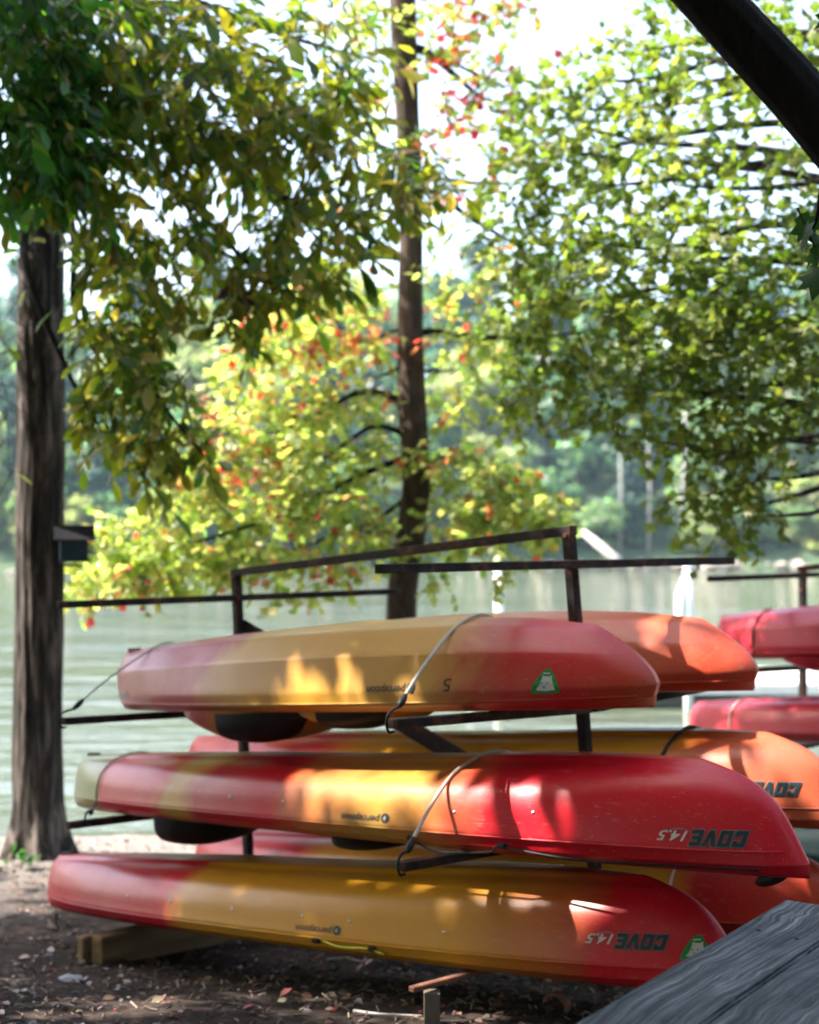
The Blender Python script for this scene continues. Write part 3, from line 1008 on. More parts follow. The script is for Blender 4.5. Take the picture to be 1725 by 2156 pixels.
# ------------------------------------------------------------------ racks
POST_R_TOP, POST_R_BOT = Vector((0.671, 6.0, 1.715)), Vector((0.835, 6.0, -0.40))
POST_L_TOP, POST_L_BOT = Vector((-0.951, 7.8, 1.49)), Vector((-0.86, 7.8, -0.6))
def on_post(top, bot, z):
    t = (z - bot.z) / (top.z - bot.z)
    return bot + (top - bot) * t
def build_rack(name, top_r, bot_r, top_l, bot_l, tz, levels, lens_f, lens_b, label):
    root = empty(name, (bot_r + bot_l) / 2)
    tag(root, label, 'kayak rack', 'steel kayak racks')
    st = M['steel']
    for top, bot in ((top_r, bot_r), (top_l, bot_l)):
        beam('post', bot, top, 0.045, 0.045, st, root, up=OUT)
        bm_top = top + Vector((0, 0, 0.002))
    beam('top_rail', top_r + (top_r - top_l).normalized() * 0.03, top_l - (top_r - top_l).normalized() * 0.03, 0.045, 0.04, st, root)
    for (top, bot, i) in ((top_r, bot_r, 0), (top_l, bot_l, 1)):
        c = on_post(top, bot, tz[i]) + OUT * 0.045 * 0 + (top_l - top_r).normalized() * (0.0)
        sidev = (top_r - top_l); sidev.z = 0; sidev.normalize()
        c = c + sidev * (0.046)
        beam('cross_bar', c + OUT * lens_f[i], c - OUT * lens_b[i], 0.035, 0.035, st, root)
        for lv in levels:
            z = lv[i]
            if z is None:
                continue
            c = on_post(top, bot, z - 0.02) + sidev * 0.046
            a = beam('arm', c + OUT * 0.01, c + OUT * (lens_f[i]) + Vector((0, 0, 0.045)), 0.04 if z > 0.1 else 0.03, 0.035 if z > 0.1 else 0.02, M['rust'] if z < 0.1 else st, root)
            beam('arm', c - OUT * 0.01, c - OUT * (lens_b[i] - 0.05) + Vector((0, 0, 0.03)), 0.04, 0.035, M['rust'] if z < 0.1 else st, root)
    for (top, bot) in ((top_r, bot_r), (top_l, bot_l)):
        for dz in (0.02, 0.15, 0.7):
            pz = on_post(top, bot, top.z - dz) + OUT * 0.026 - root.location
            bm = bmesh.new()
            bmesh.ops.create_cone(bm, segments=6, radius1=0.011, radius2=0.010, depth=0.012, cap_ends=True)
            R_ = OUT.to_track_quat('Z', 'Y').to_matrix().to_4x4()
            R_.translation = pz
            bm.transform(R_)
            bm_obj('bolt', bm, M['rust'], root)
    # longitudinal diagonal brace
    a = on_post(top_l, bot_l, top_l.z - 0.30)
    b = on_post(top_r, bot_r, bot_r.z + 0.80)
    beam('brace', a - OUT * 0.03, b - OUT * 0.03, 0.09, 0.012, st, root, up=OUT)
    return root
rack1 = build_rack('kayak_rack', POST_R_TOP, POST_R_BOT, POST_L_TOP, POST_L_BOT, (1.575, 1.355),
                   [(0.99, 0.76), (0.475, 0.25), (0.03, None)], (1.17, 1.14), (1.17, 1.2), 'dark steel rack carrying the near stack of kayaks')
p2 = R2 - AX * 2.45
rack2 = build_rack('kayak_rack', Vector((p2.x, p2.y, 1.75)), Vector((p2.x, p2.y, -0.6)), Vector((R2.x, R2.y, 1.46)), Vector((R2.x, R2.y, -0.72)), (1.66, 1.415),
                   [(1.0, 0.79), (0.43, 0.24), (-0.26, -0.5)], (1.25, 1.25), (1.2, 1.2), 'farther dark steel rack at right holding the plain red kayaks')

# timber block under the low left end, stake under the low right arm
def box_obj(name, c, size, rotz, mat, parent=None, bev=0.006, tilt=0.0):
    bm = bmesh.new()
    bmesh.ops.create_cube(bm, size=1)
    bmesh.ops.scale(bm, verts=bm.verts, vec=size)
    bmesh.ops.bevel(bm, geom=list(bm.edges), offset=bev, segments=1, affect='EDGES')
    o = bm_obj(name, bm, mat, parent)
    o.location = c
    o.rotation_euler = (0, tilt, rotz)
    return o
cb = POST_L_BOT + OUT * 0.42
az = math.atan2(OUT.y, OUT.x)
tb = box_obj('timber_sleeper', Vector((cb.x, cb.y, gz(cb.x, cb.y) + 0.085)), (1.15, 0.10, 0.18), az, M['timber'])
tag(tb, 'squared timber lying under the low far end of the yellow kayak', 'timber')
cb2 = POST_L_BOT + OUT * 0.98 + AX * 0.075
tb2 = box_obj('timber_block', Vector((cb2.x, cb2.y, gz(cb2.x, cb2.y) + 0.055)), (0.12, 0.05, 0.16), az, M['timber'])
tag(tb2, 'short timber offcut set against the end of the squared timber', 'timber')
sidev0 = -AX
arm_tip = on_post(POST_R_TOP, POST_R_BOT, -0.04) + OUT * 1.07 + sidev0 * 0.046
g_ = gz(arm_tip.x, arm_tip.y)
stake = beam('wooden_stake', Vector((arm_tip.x, arm_tip.y, g_ - 0.1)), Vector((arm_tip.x, arm_tip.y, 0.026)), 0.06, 0.06, M['stake'])
tag(stake, 'weathered wooden stake propping the lowest rusty arm', 'stake')

# ------------------------------------------------------------------ bungee cords
def bungee(k, root, x, hook_pt, mat, label, r=0.006, far=True, gs=(0.0, 0.2, 0.42)):
    mw = Matrix.LocRotScale(root.location, root.rotation_euler, None)
    pts = []
    if far:
        for g in (0.98, 0.8, 0.6, 0.4, 0.2):
            pts.append(mw @ k.at(x, g, 0.007, 1))
    for g in gs:
        pts.append(mw @ k.at(x, g, 0.008, -1))
    hp = Vector(hook_pt)
    last = pts[-1]
    for t in (0.25, 0.5, 0.72):
        q = last.lerp(hp, t)
        pts.append(q + Vector((0, 0, 0.02 * math.sin(math.pi * t))))
    e = pts[-1].lerp(hp, 0.35)
    pts.append(e)
    o = empty('bungee_cord', hp)
    tag(o, label, 'bungee cord', 'bungee cords holding the kayaks')
    inv = Matrix.Translation(-hp)
    pts = smooth_path(pts, 3)
    v, f = tube_data([inv @ p for p in pts], r, 7)
    mesh_obj('cord', v, f, mat, o)
    # knot sleeve and hook
    d = (hp - e).normalized()
    bmk = [inv @ (e - d * 0.02), inv @ (e + d * 0.005), inv @ (e + d * 0.03), inv @ (e + d * 0.05)]
    tube('hook_sleeve', bmk, [0.008, 0.014, 0.014, 0.007], M['black_rubber'], o, 8)
    hk = smooth_path([inv @ (e + d * 0.045), inv @ (hp + Vector((-0.01, -0.01, 0.02))), inv @ (hp + OUT * 0.03 + Vector((0, 0, -0.012))), inv @ (hp + OUT * 0.02 + Vector((0, 0, -0.05))), inv @ (hp - OUT * 0.005 + Vector((0, 0, -0.052)))], 5)
    tube('hook', hk, 0.0055, M['black_rubber'], o, 7)
    return o
sidev = -AX
def tip(z, i, rackn=1):
    top, bot = ((POST_R_TOP, POST_R_BOT), (POST_L_TOP, POST_L_BOT))[i]
    return on_post(top, bot, z) + OUT * ((1.17, 1.14)[i] - 0.01) + Vector((0, 0, 0.047)) + sidev * 0.046
bungee(kA, A, 0.86, tip(0.99, 0), M['cord_tan'], 'tan bungee cord over the middle of the topmost faded kayak', 0.007)
bungee(kB, B, 0.85, tip(0.475, 0), M['cord_tan'], 'tan bungee cord over the middle of the red kayak', 0.0075, True, (0.0, 0.2, 0.4, 0.52))
bungee(kA, A, -1.30, tip(0.76, 1), M['cord_grey'], 'thin cord stretched off the red far end of the topmost kayak', 0.004, True, (0.0, 0.2, 0.36))
bungee(kB, B, -1.66, tip(0.25, 1) + Vector((0.1, 0, 0.03)), M['cord_dark'], 'dark cord around the pale far end of the red kayak', 0.0038, True, (0.0, 0.2, 0.4, 0.6, 0.8, 0.97))
bungee(kE, E, 1.45, tip(0.455, 0) + Vector((0.9, 0.55, -0.05)), M['black_rubber'], 'black cord across the orange and yellow kayak', 0.008, True, (0.0, 0.2, 0.4, 0.6, 0.8, 0.97))
bungee(kF, Fk, 1.45, tip(0.0, 0) + Vector((0.9, 0.5, -0.05)), M['cord_tan'], 'tan cord across the deep red kayak at the bottom', 0.006, True, (0.0, 0.2, 0.4, 0.6, 0.8, 0.97))
bungee(kH, H, -1.72, R2L + AX * 0.1 + OUT * 0.7 + Vector((0, 0, 0.2)), M['cord_tan'], 'pale cord around the end of the pinkish red kayak', 0.006, True, (0.0, 0.2, 0.4, 0.6, 0.8, 0.97))
bungee(kG, G, -1.42, R2L + AX * 0.0 + OUT * 0.7 + Vector((0, 0, 0.76)), M['cord_dark'], 'dark cord around the end of the plain red kayak', 0.006, True, (0.0, 0.2, 0.4, 0.6, 0.8, 0.97))
# loose hook hanging from the far end of the bottom kayak
lh = empty('loose_hook', P(118, 1905, 7.75))
tag(lh, 'loose hook dangling below the far end of the lowest yellow kayak', 'hook')
tube('cord', [(0.0, 0, 0.03), (0.002, 0, -0.06), (-0.002, 0, -0.11)], 0.004, M['cord_dark'], lh, 6)
tube('hook', smooth_path([(-0.002, 0, -0.10), (0.012, 0, -0.125), (0, 0, -0.145), (-0.018, 0, -0.13)], 5), 0.005, M['black_rubber'], lh, 6)

# ------------------------------------------------------------------ picnic table
def build_table():
    corner = P(1652, 1893, 3.72)
    TZ = corner.z
    near = P(1205, 2156, (CAM_Z - TZ) / ((2156 - 1125) / F))
    e = (near - corner); e.z = 0
    e.normalize()                                  # along the boards towards the viewer
    w = Vector((e.y, -e.x, 0)) if e.y < 0 and Vector((e.y, -e.x, 0)).x > 0 else Vector((-e.y, e.x, 0))
    root = empty('picnic_table', Vector((corner.x, corner.y, 0)) + e * 0.9 + w * 0.38)
    tag(root, 'weathered grey wooden picnic table in front of the kayaks', 'table')
    m, nt, p = mat_new('weathered_wood')
    v0 = coords(nt, 'Object')
    oi = nt.nodes.new('ShaderNodeObjectInfo')
    off = nt.nodes.new('ShaderNodeVectorMath'); off.operation = 'ADD'
    cmb = nt.nodes.new('ShaderNodeCombineXYZ')
    nt.links.new(mathn(nt, 'MULTIPLY', oi.outputs['Random'], 17.0), cmb.inputs[0])
    nt.links.new(mathn(nt, 'MULTIPLY', oi.outputs['Random'], 5.0), cmb.inputs[1])
    nt.links.new(v0, off.inputs[0]); nt.links.new(cmb.outputs[0], off.inputs[1])
    big = noise_n(nt, off.outputs[0], 2.4, 3, 0.5, 0.3)
    warp = nt.nodes.new('ShaderNodeVectorMath'); warp.operation = 'MULTIPLY_ADD'
    sub = nt.nodes.new('ShaderNodeVectorMath'); sub.operation = 'SUBTRACT'
    nt.links.new(big.outputs['Color'], sub.inputs[0]); sub.inputs[1].default_value = (0.5, 0.5, 0.5)
    nt.links.new(sub.outputs[0], warp.inputs[0]); warp.inputs[1].default_value = (0.0, 0.11, 0.0)
    nt.links.new(off.outputs[0], warp.inputs[2])
    mp = nt.nodes.new('ShaderNodeMapping'); mp.inputs['Scale'].default_value = (1.3, 75, 25)
    nt.links.new(warp.outputs[0], mp.inputs[0])
    g1 = noise_n(nt, mp.outputs[0], 1.0, 5, 0.65)
    mp2 = nt.nodes.new('ShaderNodeMapping'); mp2.inputs['Scale'].default_value = (4, 300, 80)
    nt.links.new(warp.outputs[0], mp2.inputs[0])
    g2 = noise_n(nt, mp2.outputs[0], 1.0, 4, 0.6)
    hgt = mathn(nt, 'ADD', mathn(nt, 'MULTIPLY', g1.outputs[0], 0.65), mathn(nt, 'MULTIPLY', g2.outputs[0], 0.9))
    r = ramp(nt, mathn(nt, 'MULTIPLY', hgt, 0.645), [(0.38, (0.012, 0.015, 0.02)), (0.47, (0.055, 0.062, 0.075)), (0.54, (0.15, 0.16, 0.18)), (0.62, (0.36, 0.36, 0.38))])
    stain = noise_n(nt, off.outputs[0], 5, 5, 0.6, 0.4)
    st = ramp(nt, stain.outputs[0], [(0.35, (0.55, 0.58, 0.62)), (0.6, (1.05, 1.02, 1.0))])
    c = mixc(nt, 1.0, r.outputs[0], st.outputs[0], 'MULTIPLY')
    nt.links.new(c, p.inputs['Base Color'])
    p.inputs['Roughness'].default_value = 0.72
    p.inputs['Specular IOR Level'].default_value = 0.35
    bump(nt, p, hgt, 1.0, 0.011)
    M['weathered'] = m
    ang = math.atan2(e.y, e.x)
    BW, TH, GAP, LEN = 0.205, 0.04, 0.007, 1.85
    for i in range(4):
        nx, ny = 130, 12
        c0 = corner + w * (BW / 2 + i * (BW + GAP)) + Vector((0, 0, -TH / 2))
        bm = bmesh.new()
        bmesh.ops.create_cube(bm, size=1)
        bmesh.ops.scale(bm, verts=bm.verts, vec=(LEN, BW, TH))
        bmesh.ops.translate(bm, verts=bm.verts, vec=(LEN / 2, 0, 0))
        bmesh.ops.bevel(bm, geom=list(bm.edges), offset=0.006, segments=2, affect='EDGES')
        bmesh.ops.bisect_plane
        for k in range(1, 110):
            x = LEN * k / 110
            geom = list(bm.verts) + list(bm.edges) + list(bm.faces)
            bmesh.ops.bisect_plane(bm, geom=geom, plane_co=(x, 0, 0), plane_no=(1, 0, 0))
        for vv in bm.verts:                      # worn arrises
            if abs(vv.co.y) > BW / 2 - 0.012:
                n1 = mnoise.noise(Vector((vv.co.x * 9, i * 7 + vv.co.y * 30, 0))) * 0.0035 + mnoise.noise(Vector((vv.co.x * 40, i * 7 + vv.co.y * 30, 3))) * 0.0018
                vv.co.y += n1
                vv.co.z += n1 * 0.6
            if vv.co.x < 0.014:
                vv.co.x += mnoise.noise(Vector((vv.co.y * 30, i * 5, vv.co.z * 60))) * 0.006 + (0.004 * i)
        o = bm_obj('plank', bm, m, root, True)
        o.data.set_sharp_from_angle(angle=math.radians(50))
        o.rotation_euler = (0, 0, ang)
        o.location = c0 - root.location
        if i == 1:
            for (kx, ky, kr) in ((0.78, 0.02, 0.016), (0.74, -0.03, 0.010)):
                vv = [(kx, ky, TH / 2 + 0.0012)] + [(kx + 1.7 * kr * math.cos(q * 0.45) * (1 + 0.15 * math.sin(3 * q)), ky + kr * 0.55 * math.sin(q * 0.45), TH / 2 + 0.0012) for q in range(14)]
                mesh_obj('knot', vv, [(0, 1 + q, 1 + (q + 1) % 14) for q in range(14)], M['black_rubber'], o)
        # nail heads
        for (nx_, ny_) in ((0.32, -0.05), (0.34, 0.052)):
            bmn = bmesh.new()
            bmesh.ops.create_cone(bmn, segments=10, radius1=0.0055, radius2=0.005, depth=0.003, cap_ends=True)
            bmesh.ops.translate(bmn, verts=bmn.verts, vec=(nx_, ny_, TH / 2 + 0.0008))
            nn = bm_obj('nail', bmn, M['steel'], o)
    # benches and frame
    gb = gz(root.location.x, root.location.y)
    for s_ in (-1, 1):
        cc = corner + w * (0.42 + s_ * 0.66) + Vector((0, 0, -0.30)) + e * 0.03
        for q in (0,):
            bm = bmesh.new()
            bmesh.ops.create_cube(bm, size=1)
            bmesh.ops.scale(bm, verts=bm.verts, vec=(LEN - 0.06, 0.24, 0.04))
            bmesh.ops.translate(bm, verts=bm.verts, vec=(LEN / 2, 0, 0))
            bmesh.ops.bevel(bm, geom=list(bm.edges), offset=0.006, segments=2, affect='EDGES')
            o = bm_obj('bench_board', bm, m, root)
            o.rotation_euler = (0, 0, ang)
            o.location = cc - root.location
    for dx in (0.33, LEN - 0.33):
        base = corner + e * dx + w * 0.42
        beam('cross_beam', base + w * -0.76 + Vector((0, 0, -0.34)), base + w * 0.76 + Vector((0, 0, -0.34)), 0.04, 0.09, m, root)
        beam('top_batten', base + w * -0.38 + Vector((0, 0, -0.085)), base + w * 0.38 + Vector((0, 0, -0.085)), 0.04, 0.085, m, root)
        for s_ in (-1, 1):
            foot = base + w * (0.6 * s_)
            foot.z = gz(foot.x, foot.y) - 0.01
            beam('leg', foot + e * 0.042, base + w * (0.25 * s_) + Vector((0, 0, -0.05)) + e * 0.042, 0.04, 0.09, m, root, up=e)
build_table()

# ------------------------------------------------------------------ trees
def limb_path(a, b, sag=0.2, n=6):
    a, b = Vector(a), Vector(b)
    L = (b - a).length
    mid = a.lerp(b, 0.5) + Vector((random.uniform(-1, 1), random.uniform(-1, 1), random.uniform(0.2, 1.0))) * L * sag * 0.5
    m2 = a.lerp(b, 0.8) + Vector((random.uniform(-1, 1), random.uniform(-1, 1), random.uniform(-0.3, 0.6))) * L * sag * 0.3
    return smooth_path([a, mid, m2, b], n)
def clump(px, py, d, rx, ry, rd, n):
    return (P(px, py, d), (rx / F * d, rd, ry / F * d), n)

# gaps: sun patches seen on the kayaks, ground and trunk
for t, z, r in ((0.76, 0.62, 0.07), (1.0, 0.64, 0.14), (1.3, 0.66, 0.12), (1.68, 0.66, 0.15), (2.0, 0.62, 0.12)):
    GAPS.append((FR(t, z) + OUT * 0.28, r))
for t, z, r in ((1.9, 0.0, 0.04), (2.12, 0.0, 0.03), (2.45, 1.0, 0.02), (2.2, 1.0, 0.04), (1.95, 1.02, 0.045), (1.66, 1.06, 0.04), (1.5, 1.17, 0.03), (0.92, 1.22, 0.03)):
    GAPS.append((FR(t, z) + OUT * 0.33, r))
GAPS.append((BK(-0.35, 1.36) + OUT * 0.1, 0.2))
GAPS.append((BK(-0.75, 0.8) + OUT * 0.2, 0.22))
for px, py, r in ((1010, 2156, 0.12), (940, 2150, 0.14), (330, 2110, 0.16), (380, 2125, 0.1), (560, 2100, 0.09), (230, 2140, 0.12), (740, 2140, 0.12), (660, 2110, 0.07), (60, 1990, 0.12), (20, 1960, 0.1), (120, 2110, 0.1), (40, 2060, 0.1), (30, 2140, 0.1), (470, 2060, 0.06), (800, 2150, 0.1)):
    d = 6.0
    for _ in range(8):
        d = (CAM_Z - gz((px - 862.5) / F * d, d)) / ((py - 1125) / F)
    GAPS.append((P(px, py, d), r))
GAPS.append((P(70, 1500, 10.1), 0.55)); GAPS.append((P(70, 1300, 10.1), 0.5)); GAPS.append((P(70, 1680, 10.1), 0.5)); GAPS.append((P(30, 1850, 9.0), 0.5)); GAPS.append((P(70, 1000, 10.1), 0.35))
GAPS.append((R2L + Vector((-0.1, 0, 0.95)) , 0.2)); GAPS.append((R2L + Vector((-0.3, 0.3, 0.5)), 0.15))
GAPS.append((P(950, 1260, 11.5), 0.3))

OLIVE = [(0.13, 0.165, 0.026), (0.17, 0.185, 0.032), (0.085, 0.145, 0.027), (0.27, 0.235, 0.075), (0.045, 0.105, 0.034)]
MAPLE = [(0.24, 0.31, 0.07), (0.32, 0.37, 0.10), (0.16, 0.23, 0.055), (0.38, 0.37, 0.12), (0.42, 0.05, 0.04), (0.48, 0.17, 0.09), (0.3, 0.02, 0.02)]
SMALL = [(0.10, 0.14, 0.025), (0.125, 0.16, 0.03), (0.075, 0.115, 0.024), (0.15, 0.19, 0.05), (0.22, 0.24, 0.09)]

# left tree
def left_tree():
    bx, by = P(82, 1780, 10.3).x, 10.3
    root = empty('tree', (bx, by, gz(bx, by)))
    tag(root, 'tall dark-barked tree at left with a birdhouse, trunk flaring at its base', 'tree')
    o = -root.location
    X = lambda px: (px - 862.5) / F * 10.3
    pts = [(bx, by, gz(bx, by) - 0.15), (X(80), by, 0.2), (X(84), by, 1.4), (X(86), by, 3.0), (X(88), by, 4.6), (X(86), by, 6.5), (X(70), by + 0.1, 9.0)]
    trunk_mesh('trunk', [Vector(p) + o for p in pts], [0.185, 0.172, 0.168, 0.166, 0.15, 0.12, 0.06], M['bark_dark'], root, 72, 48, 0.05, (0.85, 0.66), 1.3, 15)
    cl = []
    for a in ((70, 130, 8.2, 170, 170, .7, 260), (90, 330, 8.0, 130, 120, .6, 170), (250, 70, 8.6, 150, 110, .8, 150), (420, 130, 8.8, 150, 130, .8, 170), (640, 150, 9.0, 110, 150, .8, 120),
              (300, 290, 8.8, 200, 100, .8, 190), (520, 300, 9.0, 150, 100, .8, 120), (690, 320, 9.2, 120, 110, .7, 110), (760, 120, 9.4, 60, 110, .6, 45), (865, 375, 8.6, 75, 60, .4, 40),
              (240, 480, 9.0, 140, 70, .7, 100), (660, 520, 9.0, 130, 90, .6, 100), (580, 620, 9.0, 110, 55, .5, 60), (410, 520, 9.0, 70, 110, .6, 60), (540, 560, 9.0, 70, 50, .5, 30),
              (250, 640, 8.9, 110, 110, .7, 100), (220, 770, 8.8, 100, 90, .6, 80), (330, 850, 8.8, 80, 110, .6, 80), (210, 900, 8.8, 70, 80, .5, 45), (315, 985, 8.7, 60, 70, .4, 30), (430, 960, 8.8, 50, 60, .4, 20),
              (15, 600, 9.6, 60, 160, .7, 70), (10, 860, 9.6, 45, 160, .6, 50), (480, 690, 8.9, 50, 40, .3, 18), (800, 460, 8.8, 60, 60, .4, 25)):
        cl.append(clump(*a))
    cl = [(c, (r[0] * 1.1, r[1], r[2] * 1.1), int(n * 3.0)) for c, r, n in cl]
    for a in ((80, 60, 8.0, 170, 90, .7, 150), (60, 190, 7.9, 150, 100, .7, 150), (95, 300, 7.9, 130, 100, .7, 130), (90, 410, 8.0, 90, 60, .5, 150), (200, 130, 8.2, 120, 130, .7, 110)):
        cl.append(clump(*a))
    pos, fwd, up, sz, TW = sprays(cl, 0.14, 7, 0.36, 0.45)
    fwd[:, 2] -= 0.28
    sz *= rng.choice([0.7, 0.9, 1.0, 1.25], len(sz))
    # the wide part of the crown above the picture
    hi = []
    for k in range(16):
        a = random.uniform(0, 6.28); r = random.uniform(0.6, 2.2)
        hi.append((Vector((bx - 1.6 + r * math.cos(a), by - 1.2 + 0.8 * r * math.sin(a), random.uniform(6.5, 9.5))), (0.8, 0.8, 0.5), 150))
    for k in range(9):
        hi.append((Vector((random.uniform(-6.2, -3.5), by + random.uniform(-0.9, 0.9), random.uniform(3.2, 6.0))), (0.6, 0.6, 0.45), 110))
    p2, f2, u2, s2, TW2 = sprays(hi, 0.15, 7, 0.4, 0.6)
    pos = np.concatenate([pos, p2]); fwd = np.concatenate([fwd, f2]); up = np.concatenate([up, u2]); sz = np.concatenate([sz, s2])
    m = open_gaps(pos)
    qx = pos[:, 0] / pos[:, 1] * F + 862; qy = 1125 - (pos[:, 2] - CAM_Z) / pos[:, 1] * F
    m &= ~((qx > -20) & (qx < 165) & (qy > 455) & (pos[:, 1] < 10.2) & (rng.random(len(pos)) > 0.03))
    pos, fwd, up, sz = pos[m], fwd[m], up[m], sz[m]
    col = palette(len(pos), OLIVE, [4, 3, 2, 2, 1.5], 0.18)
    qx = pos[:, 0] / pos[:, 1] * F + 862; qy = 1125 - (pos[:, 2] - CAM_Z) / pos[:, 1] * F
    dk = (qx + 90 * rng.normal(size=len(qx)) < 210) & (qy + 60 * rng.normal(size=len(qx)) < 480) & (pos[:, 1] < 8.9)  # upper-left leaves get darker greens: their shade is put into the colour
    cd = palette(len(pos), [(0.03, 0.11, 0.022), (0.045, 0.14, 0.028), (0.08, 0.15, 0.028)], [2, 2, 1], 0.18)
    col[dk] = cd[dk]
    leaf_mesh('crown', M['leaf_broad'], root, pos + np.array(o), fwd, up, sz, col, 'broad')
    twig_mesh('twigs', [(Vector(a) + o, Vector(b) + o) for a, b in TW + TW2], 0.005, M['bark_black'], root)
    for c, r, n in cl[::2] + hi[::4]:
        if c.x / c.y * F + 862 < 60 and c.z < 4.0 and c.y > 9:
            continue
        h = min(8.5, max(4.6, c.z + 0.9))
        tube('limb', limb_path(Vector((X(86), by, h)) + o, c + o, 0.18), [0.035 * (1 - 0.75 * i / 18) for i in range(19)], M['bark_black'], root, 6)
    # withered leaf bunch
    dp = P(500, 605, 8.9)
    n = 9
    q = np.array([list(dp + Vector((random.uniform(-.03, .03), random.uniform(-.03, .03), random.uniform(-.05, .05)))) for _ in range(n)])
    leaf_mesh('withered_leaves', M['litter'], root, q + np.array(o), np.tile([0.1, 0, -1.0], (n, 1)) + 0.3 * rng.normal(size=(n, 3)), rng.normal(size=(n, 3)), np.full(n, 0.17), palette(n, [(0.1, 0.06, 0.045), (0.16, 0.10, 0.08)], [1, 1]), 'broad')
    tube('limb', [dp + o + Vector((0.02, 0, 0.3)), dp + o + Vector((0.0, 0, 0.12)), dp + o], 0.006, M['bark_black'], root, 5)
left_tree()

